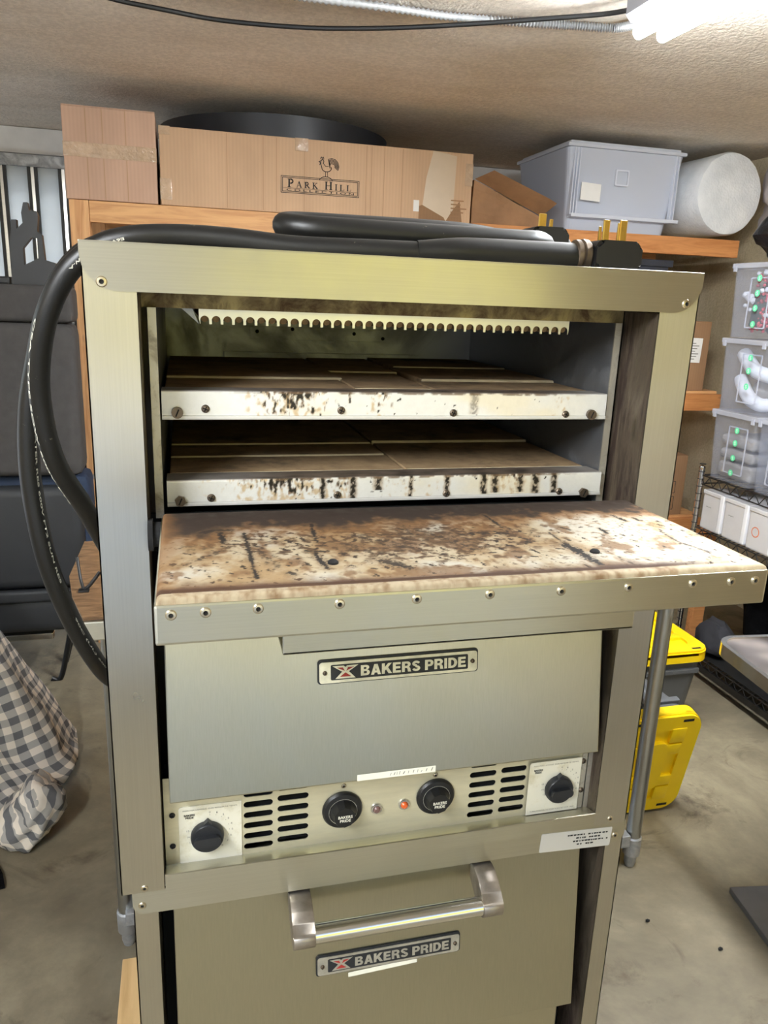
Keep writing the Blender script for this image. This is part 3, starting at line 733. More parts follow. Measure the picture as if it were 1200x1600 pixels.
STREAKS = [  # (points, half width, strength)
 ([(.208, -.059), (.205, -.094), (.204, -.121)], .0024, 1), ([(.140, -.083), (.140, -.131), (.140, -.171), (.141, -.205)], .0024, 1),
 ([(.118, -.076), (.119, -.11)], .0038, .9), ([(.101, -.076), (.113, -.069), (.128, -.071)], .004, .7), ([(.197, -.147), (.198, -.171), (.201, -.192)], .0028, 1),
 ([(.19, -.143), (.205, -.147)], .002, .9), ([(.080, -.168), (.102, -.149), (.125, -.122)], .003, .65), ([(.148, -.118), (.154, -.173)], .0035, .55), ([(.16, -.15), (.158, -.185)], .003, .5),
 ([(.252, -.179), (.270, -.198)], .006, .85), ([(.397, -.049), (.398, -.097)], .0022, .9), ([(.439, -.118), (.437, -.159)], .0014, .8), ([(.437, -.159), (.439, -.190), (.4405, -.212)], .0056, .9),
 ([(.539, -.068), (.543, -.089)], .0026, .9), ([(.558, -.079), (.559, -.091)], .0016, 1), ([(.559, -.129), (.555, -.165), (.566, -.200)], .0018, .8), ([(.499, -.110), (.498, -.128)], .0022, 1),
 ([(.470, -.202), (.472, -.214)], .0042, .6), ([(.246, -.103), (.285, -.148)], .010, .5), ([(.298, -.078), (.339, -.136)], .012, .55), ([(.227, -.136), (.262, -.166)], .009, .5), ([(.091, -.117), (.101, -.126)], .010, .35),
 ([(.29, -.09), (.31, -.125)], .008, .5), ([(.32, -.115), (.345, -.16)], .007, .4), ([(.46, -.103), (.465, -.112)], .002, .9), ([(.168, -.197), (.170, -.2)], .0035, .8)]
def liner_paint(p):
    x, y = p.x, p.y
    v = (y-DYF)/(DYB-DYF); u = (x-DX0)/(DX1-DX0)
    a = nz(x*11, y*11, 1, 5); b = nz(x*34, y*26, 7, 5); f = nz(x*95, y*80, 4, 5); g_ = nz(x*210, y*190, 14, 4); hs = nz(x*70+y*35, y*120-x*20, 15, 5)
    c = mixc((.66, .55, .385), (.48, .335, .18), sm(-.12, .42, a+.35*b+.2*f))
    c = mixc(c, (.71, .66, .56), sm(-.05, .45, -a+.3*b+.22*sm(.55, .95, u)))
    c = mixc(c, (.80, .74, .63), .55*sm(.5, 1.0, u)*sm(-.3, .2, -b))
    c = mixc(c, (.40, .27, .15), sm(.10, .45, f*.7+g_*.5)*.55)
    mid = math.exp(-((u-.47)/.20)**2)*math.exp(-((v-.52)/.30)**2)        # heavily scorched middle
    lft = math.exp(-((u-.16)/.10)**2)*math.exp(-((v-.60)/.22)**2)
    c = mixc(c, (.27, .155, .075), sm(.12, .5, b*.8+.35*f+mid*.55+lft*.2-.06)*.85)
    c = mixc(c, (.10, .055, .03), sm(.12, .5, mid+lft*.8)*sm(-.05, .28, hs*.6+f*.35+g_*.3+mid*.25-.12)*.95)
    c = mixc(c, (.13, .075, .04), sm(.28, .5, hs*.5+g_*.45+.12*b)*.7)
    c = mixc(c, (.05, .032, .022), sm(.62, .85, hs*.6+f*.3+mid*.45+lft*.2))
    c = mixc(c, (.045, .03, .02), sm(.46, .60, nz(x*150+y*30, y*120, 33, 4)+.22*mid+.2*lft+.12*a))
    # burnt band along the hinge, and browned edges
    bb = v+.085*a+.05*b+.10*math.exp(-((u-.02)/.10)**2)-.07*sm(.45, .8, u)
    c = mixc(c, (.34, .175, .07), sm(.56, .72, bb+.03*f)*.9)
    c = mixc(c, (.06, .042, .032), sm(.66, .80, bb+.07*f))
    c = mixc(c, (.17, .155, .145), sm(.88, 1.0, v+.05*f)*(.35+.5*f)*.35)
    c = mixc(c, (.34, .18, .08), (1-sm(.0, .045, u+.02*b))*.8)
    fr = (1-sm(.055, .15, v+.05*b+.02*f))*(1-sm(.70, .95, u))
    c = mixc(c, (.17, .085, .04), fr*.85)
    for pts, w, st in STREAKS:
        if min(q[0] for q in pts)-.03 < x < max(q[0] for q in pts)+.03 and min(q[1] for q in pts)-.03 < y < max(q[1] for q in pts)+.03:
            dist, t = seg_d(x, y, pts)
            ed = dist+w*.9*nz(x*330, y*330, 2, 4)+w*.6*nz(x*80, y*60, 6, 2)
            k = 1-sm(w*.5, w*1.05, ed)
            if st < .7: k *= sm(-.08, .2, nz(x*190, y*150, 8, 4))
            c = mixc(c, (.24, .14, .065), (1-sm(w, w*2.8, ed))*.4*st)
            c = mixc(c, (.030, .024, .020), k*min(1, st+.1))
    if v < .043:                                # rounded front edge below the bead
        c = mixc((.62, .52, .36), (.30, .19, .10), sm(-.35, .55, b*.35+f*.4+g_*.35)*(1-.6*sm(.75, .95, u)))
    elif v < .10: c = mixc(c, (.085, .042, .024), .95*(1-sm(.80, .95, u))*(1-sm(.066, .10, v+.012*b)))
    k = .60+.22*sm(.62, .95, u)  # lamplight painted into the colour: paler towards the right end
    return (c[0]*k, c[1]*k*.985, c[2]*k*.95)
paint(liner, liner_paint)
for x, z in zip((.0743, .0993, .1383, .2014, .2643, .3271, .3915, .4556, .5196, .5595, .5847), (.4491, .4495, .4500, .4497, .4499, .4499, .4490, .4485, .4482, .4478, .4476)):
    rivet(door, (x, DYF, z-.0005), (0, -1, 0), .0042)
for x, y in ((.2075, -.1785), (.4530, -.1840)):
    part('bolt', G().lathe([(.0048, 0), (.0046, .002), (.0028, .0036), (0, .004)], (x, y, .4608), (0, 0, 1), 14), 'void', door, True)
g = G().box(.163, .4975, -.193, -.1895, .3855, .4245, .001).box(.163, .4975, -.193, -.150, .3855, .3885, .001)
part('door_handle', g, 'steel_h', door, label='flat pull bar under the open door')
for x0, x1 in ((.0495, .0625), (.598, .611)):
    part('hinge', G().cyl((x0, .004, .437), (x1, .004, .437), .013, 18).cyl((x0-.001, .004, .437), (x0+.004, .004, .437), .017, 18), 'void', OV, True)

# the closed lower door of the upper oven, its foot pushed forward
def door_frame(y0, z0, tan):
    th = math.atan(tan); return V((0, y0, z0)), V((1, 0, 0)), V((0, math.sin(th), math.cos(th)))
def door_panel(x0, x1, h, fr, t=.016, bev=.0016):
    return G().box(x0, x1, 0, h, -t, 0, bev).xform(frame_m(*fr))
FR1 = door_frame(-.004, .118, .151)
ld = part('lower_door', door_panel(.0584, .6016, .283, FR1), 'steel_panel', OV)
def on(fr, x, h, n=0):
    o, ex, ey = fr; return o+ex*x+ey*h+ex.cross(ey)*n
nameplate(OV, on(FR1, .330, .1395, .0001), FR1[1], FR1[2], .1965, .0255, 'plate_silver')
tp = part('tape_strip', G().plate([(.2768, .0005), (.3762, .0005), (.3764, .0086), (.2770, .0084)], (), .0003, (on(FR1, 0, 0, .0006), FR1[1], FR1[2])), 'label', OV, label='worn white label strip')
g = G(); rnd = random.Random(3)
x = .318
while x < .372:
    w = rnd.uniform(.001, .0035); hh = rnd.uniform(.002, .0042)
    g.plate([(x, .0028), (x+w*.4, .0028), (x+w, .0028+hh), (x+w*.6, .0028+hh)], (), .0001, (on(FR1, 0, 0, .0008), FR1[1], FR1[2])); x += w+rnd.uniform(.0012, .005)
part('worn_print', g, 'greyink', tp)
# control panel with real slots
YP = .0235
holes = []
def slot(x0, x1, z, h=.0042): return rrect(x0, x1, z-h, z+h, h*.98, 4)
for z in (.0255, .0403, .0551, .0699, .0847, .0995):
    holes += [slot(.1430, .1785, z-.0005), slot(.1840, .2225, z+.0028)]
for z in (.0262, .0412, .0562, .0712, .0862, .1012):
    holes += [slot(.4345, .4718, z), slot(.4785, .5150, z+.0016)]
cp = part('control_panel', G().plate([(.0504, .0139), (.6036, .0139), (.6036, .133), (.0504, .133)], [h[::-1] for h in holes], .0012, ((0, YP, 0), *FX)), 'panel_alu', OV)
part('slot_shade_sheet', G().box(.052, .60, YP+.03, YP+.034, .004, .133), 'void', OV)  # black sheet standing for the darkness behind the slots
part('corner_strip', G().box(.6052, .6114, YP-.001, YP+.001, .0139, .133), 'flange', OV)
part('corner_strip', G().box(.5960, .6032, YP-.0012, YP+.0003, .0150, .124), 'flange', OV)
part('sill', G().prism([(-.002, .0006), (-.002, .0205), (-.0008, .0212), (.0245, .0139), (.0245, .0006)], 'x', .0497, .6103), 'steel_h', OV)
for x, z in ((.0596, .0827), (.0589, .0399)): screw(cp, (x, YP, z), (0, -1, 0), .0036, True, 'knob')
for x, z in ((.5975, .0882), (.5988, .0430)): screw(cp, (x, YP-.0012, z), (0, -1, 0), .0040, False)
for x, z in ((.2664, .0945), (.3868, .0940)): rivet(cp, (x, YP, z), (0, -1, 0), .0034)
def timer(x0, x1, z0, z1, kc, y, tilt=0):
    P = part('timer_plate', G().plate(rrect(x0, x1, z0, z1, .004, 4, (0, 0, 0, 1)), (), .001, ((0, y, 0), *FX)), 'timer', OV)
    w = x1-x0; yy = y-.0003; g = G()
    letter(g, "POINTER L'ETOILE  PUIS REGLER LE TEMPS", ((x0+x1)/2, yy, z1-.0052), w*.86, .0017)
    letter(g, 'TURN POINTER TO STAR THEN SET FOR TIME', ((x0+x1)/2, yy, z0+.0050), w*.86, .0017)
    cx, cz = kc[0]+.0035, kc[1]+.0045
    for k in list(range(0, 9))+[13, 14, 15]:
        a = math.radians(90-18.5*k); letter(g, str(k), (cx+.0262*math.cos(a), yy, cz+.0262*math.sin(a)), .0012 if k in (1,) else (.0030 if k > 9 else .0018), .0024)
        g.box(cx+.0226*math.cos(a)-.0002, cx+.0226*math.cos(a)+.0002, yy-.0001, yy, cz+.0226*math.sin(a)-.0007, cz+.0226*math.sin(a)+.0007)
    part('print', g, 'greyink', P)
    g = letter(G(), 'BAKERS\nPRIDE', (x0+.0125, yy, z1-.0135), .0125, .0062, .03)
    part('lettering', g, 'ink', P)
    g = G().lathe([(.0196, 0), (.0198, .003), (.0190, .0075), (.0178, .0090), (.0, .0090)], (kc[0], y-.001, kc[1]), (0, -1, 0), 36)
    g.plate(rrect(-.0155, .0155, -.0062, .0062, .006, 6), (), .0080, ((kc[0], y-.0165, kc[1]-.0005), V((1, 0, .03)).normalized(), V((-.03, 0, 1)).normalized()))
    g.prism([(kc[0]-.0045, kc[1]+.0185), (kc[0]+.0055, kc[1]+.0185), (kc[0]+.001, kc[1]+.0235)], 'y', y-.008, y-.001)
    part('timer_knob', g, 'knob', P, True, 'black timer knob')
timer(.0668, .1405, .0075, .0925, (.0995, .0512), YP-.0012)
timer(.5175, .5935, .0165, .0965, (.5610, .0545), YP-.0045)
def dial(c, rot):
    x, z = c; g = G().lathe([(.0256, 0), (.0256, .0025), (.0235, .0052), (.0180, .0062), (.0, .0062)], (x, YP-.0003, z), (0, -1, 0), 40)
    D = part('thermostat_dial', g, 'black', OV, True)
    g = G()
    poly = [(x+.0172*math.cos(2*PI*k/10+.3)*(.95 if k % 2 else 1), z+.0172*math.sin(2*PI*k/10+.3)) for k in range(10)]
    poly2 = [(x+(px-x)*.80, z+(pz-z)*.80) for px, pz in poly]
    A = [g.bm.verts.new((px, YP-.006, pz)) for px, pz in poly]; B = [g.bm.verts.new((px, YP-.0185, pz)) for px, pz in poly2]
    for k in range(10): g.bm.faces.new((A[k], A[(k+1) % 10], B[(k+1) % 10], B[k]))
    g.bm.faces.new(B)
    part('dial_knob', g, 'black', D)
    g = letter(G(), 'BAKERS\nPRIDE', (x+.0005, YP-.0187, z-.001), .0180, .0092, .02)
    letter(g, 'OFF', (x, YP-.0050, z+.0206), .0062, .0036, .03)
    for k, t in enumerate(('250', '300', '350', '400', '450', '500', '550', '600', '650')):
        a = math.radians(90-34-32*k+rot); ex = V((math.sin(a), 0, -math.cos(a))); ey = V((math.cos(a), 0, math.sin(a)))
        letter(g, t, (x+.0208*math.cos(a), YP-.0049, z+.0208*math.sin(a)), .0072, .0030, .03, ex, ey)
    ring = circ(0, 0, .0182, 32); inn = circ(0, 0, .0176, 32)
    g.plate(ring, [inn[::-1]], .0003, ((x, YP-.0065, z), *FX))
    part('dial_print', g, 'label', D)
dial((.2651, .0612), 0); dial((.3880, .0632), 10)
def pilot(x, z, lens):
    P = part('pilot_light', G().lathe([(.0078, 0), (.0078, .0012), (.0070, .0026), (.0050, .0028), (.0048, .0012)], (x, YP, z), (0, -1, 0), 24), 'chrome', OV, True)
    part('lens', G().lathe([(.0047, .001), (.0046, .0042), (.0030, .0060), (0, .0066)], (x, YP, z), (0, -1, 0), 18), lens, P, True, 'orange pilot lens' if lens == 'amber' else 'dull brown pilot lens')
pilot(.3097, .0556, 'dull_lens'); pilot(.3461, .0568, 'amber')

# ------------------------------------------------------------------ LOWER OVEN
LO = thing('pizza_oven', 'lower stainless steel pizza oven with a tubular door handle, under the open one', 'oven', (.337, .36, -.7215))
LX0, LX1, YL, LB = .012, .662, .004, -.7215
g = G().box(LX0+.0003, LX0+.0018, YL+.004, .705, LB, -.002).box(LX1-.0018, LX1-.0003, YL+.004, .705, LB, -.002).box(LX0+.0003, LX1-.0003, YL+.004, .705, -.0022, -.0006).box(LX0+.0003, LX1-.0003, .7035, .705, LB, -.002).box(LX0+.0003, LX1-.0003, YL+.004, .705, LB, LB+.002)
part('casing', g, 'steel_v', LO)
for x0, x1, s in ((LX0, .040, 1), (.636, LX1, -1)):
    g = G().box(x0, x1, YL, YL+.0014, LB, -.012)
    xi = x1 if s == 1 else x0; xo = x0 if s == 1 else x1
    g.box(min(xo, xo+s*.0014), max(xo, xo+s*.0014), YL, YL+.03, LB, -.012)
    part('frame_post', g, 'steel_v', LO)
    part('post_return', G().box(min(xi, xi-s*.0012), max(xi, xi-s*.0012), YL+.0004, .07, LB, -.014), 'steel_old', LO)
lh = part('frame_header', G().plate(rrect(LX0-.0005, LX1+.0005, -.0330, -.0008, .014, 6, (1, 1, 0, 0)), (), .0014, ((0, YL-.0014, 0), *FX)), 'steel_h', LO)
for x, z in ((.0222, -.0205), (.6480, -.0225)): rivet(lh, (x, YL-.0014, z), (0, -1, 0), .0046)
part('chamber_lining', G().box(.041, .635, .07, .073, LB, -.004), 'void', LO)  # black sheet standing for the dark interior around the closed doors
FR2 = door_frame(-.0130, -.2900, .110)
part('upper_door', door_panel(.0568, .6035, .2505, FR2), 'steel_panel', LO)
FR3 = door_frame(-.004, -.60, .02)
part('lower_door', door_panel(.062, .590, .297, FR3), 'steel_panel', LO)
part('control_panel', G().box(.0530, .6150, .02, .0214, -.7215, -.605), 'steel_h', LO)
nameplate(LO, on(FR2, .3300, .1350, .0001), FR2[1], FR2[2], .1940, .0255, 'plate_grey')
part('tape_strip', G().plate([(.2740, .1115), (.3680, .1150), (.3680, .1215), (.2740, .1180)], (), .0003, (on(FR2, 0, 0, .0006), FR2[1], FR2[2])), 'label', LO, label='blank white tape strip below the nameplate')
hn = None
for xc in (.2090, .4530):
    prof = [(.013, -.0380), (.002, -.0365), (-.010, -.0380), (-.022, -.0435), (-.032, -.0520), (-.0400, -.0615)]+[(-.0320+.0140*math.cos(PI*(.80+.1*k)), -.0705+.0140*math.sin(PI*(.80+.1*k))) for k in range(11)]+[(-.008, -.0700), (.010, -.0600)]
    g = G().prism(prof[::-1], 'x', xc-.0135, xc+.0135)
    bmesh.ops.bevel(g.bm, geom=list(g.bm.edges), offset=.0008, segments=1, affect='EDGES')
    b = part('handle_bracket', g, 'cast', LO, True, ang=50)
part('handle_bar', G().cyl((.2205, -.0320, -.0700), (.4415, -.0320, -.0700), .0118, 28), 'tube_steel', LO, True)
st = part('warning_sticker', G().plate(rrect(-.0535, .0535, -.0148, .0148, .002), (), .0004, ((.5885, YL-.0018, -.0205), V((1, 0, -.045)).normalized(), V((.045, 0, 1)).normalized())), 'sticker', LO, label='worn white warning sticker with faded print')
g = G(); rnd = random.Random(9)
for row, (xa, xb) in enumerate(((.575, .634), (.588, .632), (.584, .637), (.590, .612))):
    x = xa
    while x < xb:
        w = rnd.uniform(.0012, .0042); z = -.0125-.0050*row-.045*(x-.5885)
        if rnd.random() < .9: g.box(x, x+w, YL-.0024, YL-.0020, z-.0009, z+.0009)
        x += w+rnd.uniform(.0008, .0022)
part('worn_print', g, 'ink', st)
# plywood and skids that carry the two ovens
pf = thing('wooden_platform', 'pale plywood platform on skids beneath the lower oven', 'platform', (.3, .3, ZF))
part('board', G().box(-.079, .74, .02, .645, -.740, LB-.0005, .002), 'pine_y', pf)
for y in (.06, .30, .55): part('skid', G().box(-.02, .70, y, y+.06, ZF, -.7402, .002), 'pine', pf)
# ------------------------------------------------------------------ cords on top of the ovens
ZT = HO+.0006
r1, r2 = .0126, .0150
pA = thing('power_cord', 'black power cord in the inner hanging loop, with the larger brass-pronged plug', 'cord', (.4, .12, ZT))
z1_ = ZT+r1
ptsA = [(.06, .728, .075), (.015, .733, .09), (-.030, .70, .13), (-.036, .60, .20), (-.034, .45, .27), (-.030, .33, .33), (-.044, .26, .40), (-.0705, .22, .475), (-.0775, .20, .56), (-.064, .18, .635), (-.038, .17, .690), (-.004, .165, .722), (.035, .16, z1_+.001), (.09, .16, z1_+.006), (.15, .155, z1_+.005), (.22, .145, z1_), (.32, .13, z1_), (.42, .12, z1_)]
part('cable', G().tube(ptsA, r1, 14, 8), 'rubber_dusty', pA, True)
g = G().tube([(.36, .125, ZT+.0132), (.42, .12, ZT+.0158), (.50, .12, ZT+.0168), (.560, .12, ZT+.0172)], lambda t: .0132+.0034*sm(0, .35, t), 16, 6)
part('strain_relief', g, 'rubber_dusty', pA, True)
g = G().lathe([(.0150, 0), (.0180, .002), (.0185, .007), (.0160, .008), (.0160, .010), (.0192, .011), (.0190, .018), (.0165, .021)], (.5580, .12, ZT+.0196), (1, 0, 0), 22)
part('plug_clamp', g, 'screw', pA, True, 'worn metal clamp ring on the plug')
g = G().prism(rrect(.578, .640, ZT+.0006, ZT+.0375, .010, 5, (1, 1, 1, 1)), 'y', .095, .150)
bmesh.ops.bevel(g.bm, geom=list(g.bm.edges), offset=.004, segments=2, affect='EDGES')
pl = part('plug', g, 'black', pA, True)
for x, y, w, h in ((.5965, .112, .0042, .0620), (.604, .140, .0018, .057), (.6155, .105, .0048, .0620), (.6275, .135, .0020, .0620)):
    part('prong', G().box(x-w, x+w, y-.0016, y+.0016, ZT+.030, ZT+h, .0012), 'brass', pl)
pB = thing('power_cord', 'dusty black power cord coiled flat on the ovens, hanging in the outer loop', 'cord', (.38, .27, ZT))
za, zb_ = ZT+r2, ZT+r2*3.02
ptsB = [(.06, .73, -.25), (.02, .745, -.18), (-.03, .67, -.08), (-.050, .55, -.005), (-.066, .46, .075), (-.096, .42, .175), (-.121, .40, .285), (-.132, .395, .405), (-.126, .39, .505), (-.108, .385, .585), (-.088, .375, .650), (-.055, .36, .706), (-.018, .345, .7335), (.03, .33, za), (.12, .30, za), (.22, .285, za), (.34, .27, za), (.44, .255, za), (.505, .240, za+.001), (.548, .224, za+.006), (.558, .202, za+.015), (.540, .182, za+.021), (.50, .174, za+.0205), (.40, .172, za+.0205), (.29, .174, za+.021), (.236, .182, za+.022), (.214, .207, za+.026), (.236, .234, za+.0305), (.30, .244, za+.032), (.42, .250, za+.033), (.49, .258, za+.031), (.535, .272, za+.025), (.575, .288, za+.016)]
part('cable', G().tube(ptsB, r2, 14, 8), 'rubber_dusty', pB, True)
g = G().prism(rrect(.570, .626, ZT+.014, ZT+.066, .010, 5), 'y', .265, .315)
bmesh.ops.bevel(g.bm, geom=list(g.bm.edges), offset=.004, segments=2, affect='EDGES')
pl = part('plug', g, 'black', pB, True)
part('plug_collar', G().lathe([(.018, 0), (.0225, .004), (.0225, .012), (.019, .016)], (.620, .29, ZT+.034), (1, 0, 0), 20), 'rubber_dusty', pl, True)
for x, y, w, dz in ((.592, .285, .0058, .085), (.613, .30, .0028, .080), (.602, .31, .003, .076)):
    part('prong', G().box(x-w, x+w, y-.0016, y+.0016, ZT+.05, ZT+dz, .0012), 'brass', pl)
# printed lines along the hanging cables are read as pale marks
def cable_print(parent, pts, rad, side, t0, t1, text):
    P = spline(pts, 14); n = len(P); a, b = int(n*t0), int(n*t1)
    L = sum((P[i+1]-P[i]).length for i in range(a, b)); g = G(); lb = text_bm(text, L, .0030, .02, 0)
    seg = []; s = 0
    for i in range(a, b+1):
        seg.append((s, P[i])); 
        if i < b: s += (P[i+1]-P[i]).length
    for v in lb.verts:
        q = v.co.x+L/2; k = max(j for j in range(len(seg)) if seg[j][0] <= q+1e-6); k = min(k, len(seg)-2)
        t = (q-seg[k][0])/max(1e-6, seg[k+1][0]-seg[k][0]); p = seg[k][1].lerp(seg[k+1][1], t); dd = (seg[k+1][1]-seg[k][1]).normalized()
        nn = V(side); nn = (nn-dd*nn.dot(dd)).normalized(); w = dd.cross(nn)
        ang = -v.co.y/rad; v.co = p+(nn*math.cos(ang)+w*math.sin(ang))*(rad+.0004)
    g.add(lb); part('cable_print', g, 'label', parent)
cA = ptsA[4:13]
cable_print(pA, cA[::-1], r1, (.15, -1, 0), .02, .22, 'E6V  TYPE SOW-A')
cable_print(pA, cA[::-1], r1, (-.75, -.65, 0), .36, .72, 'CSA TYPE SOW 600V FT2')
cB = ptsB[3:11]
cable_print(pB, cB[::-1], r2, (.75, -.65, 0), .30, .62, 'WATER RES 600V FT2 SUN RES')
cable_print(pB, cB[::-1], r2, (.55, -.75, .3), .70, .97, '90C (UL) 600V SUN RES')

# ------------------------------------------------------------------ steel work table behind the ovens
tb = thing('work_table', 'stainless steel work table behind the ovens on galvanised legs', 'table', (.61, 1.1, ZF))
part('tabletop', G().box(-.127, 1.400, .745, 1.46, -.012, .030, .003), 'steel_h', tb)
for x, y in ((-.083, .835), (1.290, .822), (-.083, 1.39), (1.290, 1.39)):
    lg = part('leg', G().cyl((x, y, ZF+.06), (x, y, -.012), .0205, 20), 'leg_steel', tb, True)
    part('foot', G().lathe([(.0, 0), (.013, 0), (.016, .012), (.017, .035), (.024, .042), (.0245, .096), (.0215, .1)], (x, y, ZF), (0, 0, 1), 20), 'galv', lg, True)
part('undershelf', G().box(-.085, 1.268, .80, 1.42, -.782, -.745, .003), 'galv', tb)
bd = G().prism([(-.1245, .752), (.55, .78), (.50, 1.36), (-.179, 1.275), (-.183, 1.01), (-.160, .875)], 'z', .0304, .0365)
single('brown_board', bd, 'board', 'glossy brown hardboard sheet overhanging the left end of the steel table', 'board', (.2, 1.05, .0304))
wp = G().tube([(-.155, .955, .10), (-.148, .93, .06), (-.140, .908, .040)], .0034, 8, 4).tube([(-.105, .92, .075), (-.125, .912, .05), (-.138, .905, .040)], .0040, 8, 4).box(-.150, -.128, .896, .914, .0367, .0415, .001)
single('wire_prop', wp, 'black', 'small black V-shaped wire prop standing on the brown board', 'prop', (-.14, .905, .0367), smooth=True)

# ------------------------------------------------------------------ wooden shelving along the back
SY = 2.60
sh = thing('wooden_shelving', 'long pine lumber shelving unit along the back wall', 'shelving', (1.2, 2.95, ZF))
part('post', G().box(-.322, -.250, SY, SY+.09, ZF, 1.018, .003), 'pine_z', sh)
part('post', G().box(-.322, -.250, 3.30, 3.39, ZF, 1.018, .003), 'pine_z', sh)
part('post', G().box(1.26, 1.335, 3.30, 3.39, ZF, 1.0, .003), 'pine_z', sh)
part('beam', G().box(-.249, 1.342, SY+.002, SY+.04, .938, 1.018, .003), 'pine', sh)
part('beam', G().box(1.346, 2.735, SY+.002, SY+.04, .950, 1.030, .003), 'orange_wood', sh, label='darker orange beam')
part('beam', G().box(-.249, 2.735, 3.30, 3.34, .938, 1.0, .003), 'pine', sh)
for i in range(8):
    x = -.249+i*.373
    part('deck_board', G().box(x, x+.368, SY+.045, 3.29, 1.0, 1.018 if x < 1.2 else 1.020, .002), 'pine_y', sh)
for z0, z1 in ((.200, .284), (-.46, -.378)):
    part('beam', G().box(-.249, 2.765, SY+.002, SY+.04, z0, z1, .003), 'orange_wood', sh)
    part('beam', G().box(-.249, 2.765, 3.30, 3.34, z0, z1-.013, .003), 'pine', sh)
    part('shelf_board', G().box(-.249, 2.765, SY+.042, 3.298, z1-.012, z1+.012, .002), 'pine', sh)
part('post', G().box(1.26, 1.335, SY+.045, SY+.09, ZF, .93, .003), 'pine_z', sh)
part('splinter', G().tube([(-.270, 2.595, -.055), (-.300, 2.585, -.09), (-.335, 2.575, -.15), (-.352, 2.575, -.186)], .007, 6, 3), 'cloth_grey', sh, True, 'pale sliver peeling from the left post')

def taped_box(name, label, x0, x1, y0, y1, z0, z1, mat, tape_z=None, group=None, creases=()):
    t = thing(name, label, 'box', ((x0+x1)/2, (y0+y1)/2, z0), group)
    g = G().box(x0, x1, y0, y1, z0, z1, .004)
    part('body', g, mat, t)
    for cx in creases: part('crease', G().box(cx-.0015, cx+.0015, y0-.0008, y0+.001, z0+.004, z1-.004), 'crease', t)
    
    f = G().box(x0+.001, (x0+x1)/2-.001, y0+.001, y1-.001, z1, z1+.003).box((x0+x1)/2+.001, x1-.001, y0+.001, y1-.001, z1, z1+.003)
    part('flap', f, mat, t)
    if tape_z: part('packing_tape', G().box(x0-.0012, x1+.0012, y0-.0014, y0+.004, tape_z-.026, tape_z+.026, .0008), 'tape', t, label='shiny brown packing tape')
    return t
ZS = 1.0205
sb = taped_box('cardboard_box', 'tall taped cardboard box at the left end of the top shelf', -.330, .012, 2.61, 3.05, ZS, 1.352, 'card_pink', 1.20, creases=(-.245, -.185, -.10))
LB_ = thing('cardboard_box', 'long cardboard box with a rooster logo on the top shelf', 'box', (.68, 2.85, ZS))
part('body', G().box(.024, 1.338, 2.615, 3.10, ZS, 1.310, .004), 'card', LB_)
for cx in (.285, .43, .485, .60, .862, .885, .94, 1.02): part('crease', G().box(cx-.0014, cx+.0014, 2.6142, 2.617, ZS+.005, 1.305), 'crease', LB_)
part('packing_tape', G().box(.0228, .066, 2.6130, 2.64, ZS+.02, ZS+.10, .0006), 'tape', LB_)
part('packing_tape', G().box(.0228, .066, 2.613, 2.64, 1.28, 1.3112, .0006), 'tape', LB_)
part('packing_tape', G().box(.56, .615, 2.6130, 2.66, 1.262, 1.3112, .0006), 'tape', LB_)
g = G().plate([(1.11, 1.035), (1.255, 1.03), (1.262, 1.295), (1.155, 1.31), (1.128, 1.20)], (), .0006, ((0, 2.6143, 0), *FX))
part('tape_patch', g, simple('pale_tape_patch', (206, 186, 160), .3, 0, .05, 9), LB_)
g = G().plate([(1.10, 1.028), (1.10, 1.085), (1.115, 1.09), (1.215, 1.045), (1.225, 1.028)], (), .0008, ((0, 2.6138, 0), *FX)).plate([(1.225, 1.03), (1.25, 1.07), (1.285, 1.115), (1.30, 1.03)], (), .0008, ((0, 2.6138, 0), *FX))
part('torn_flap', g, 'card_dark', LB_)
part('barcode_label', G().plate([(1.075, 1.062), (1.10, 1.062), (1.10, 1.108), (1.075, 1.108)], (), .0005, ((0, 2.6136, 0), *FX)), 'paper', LB_)
g = G()
for i in range(5): g.box(1.245, 1.245+.045+.014*(i % 3), 2.6125, 2.6132, 1.05+i*.016, 1.055+i*.016)
part('print', g, 'kraft', LB_)
part('edge_tape', G().box(1.305, 1.3392, 2.6135, 2.63, 1.18, 1.27, .0005), 'tape', LB_)
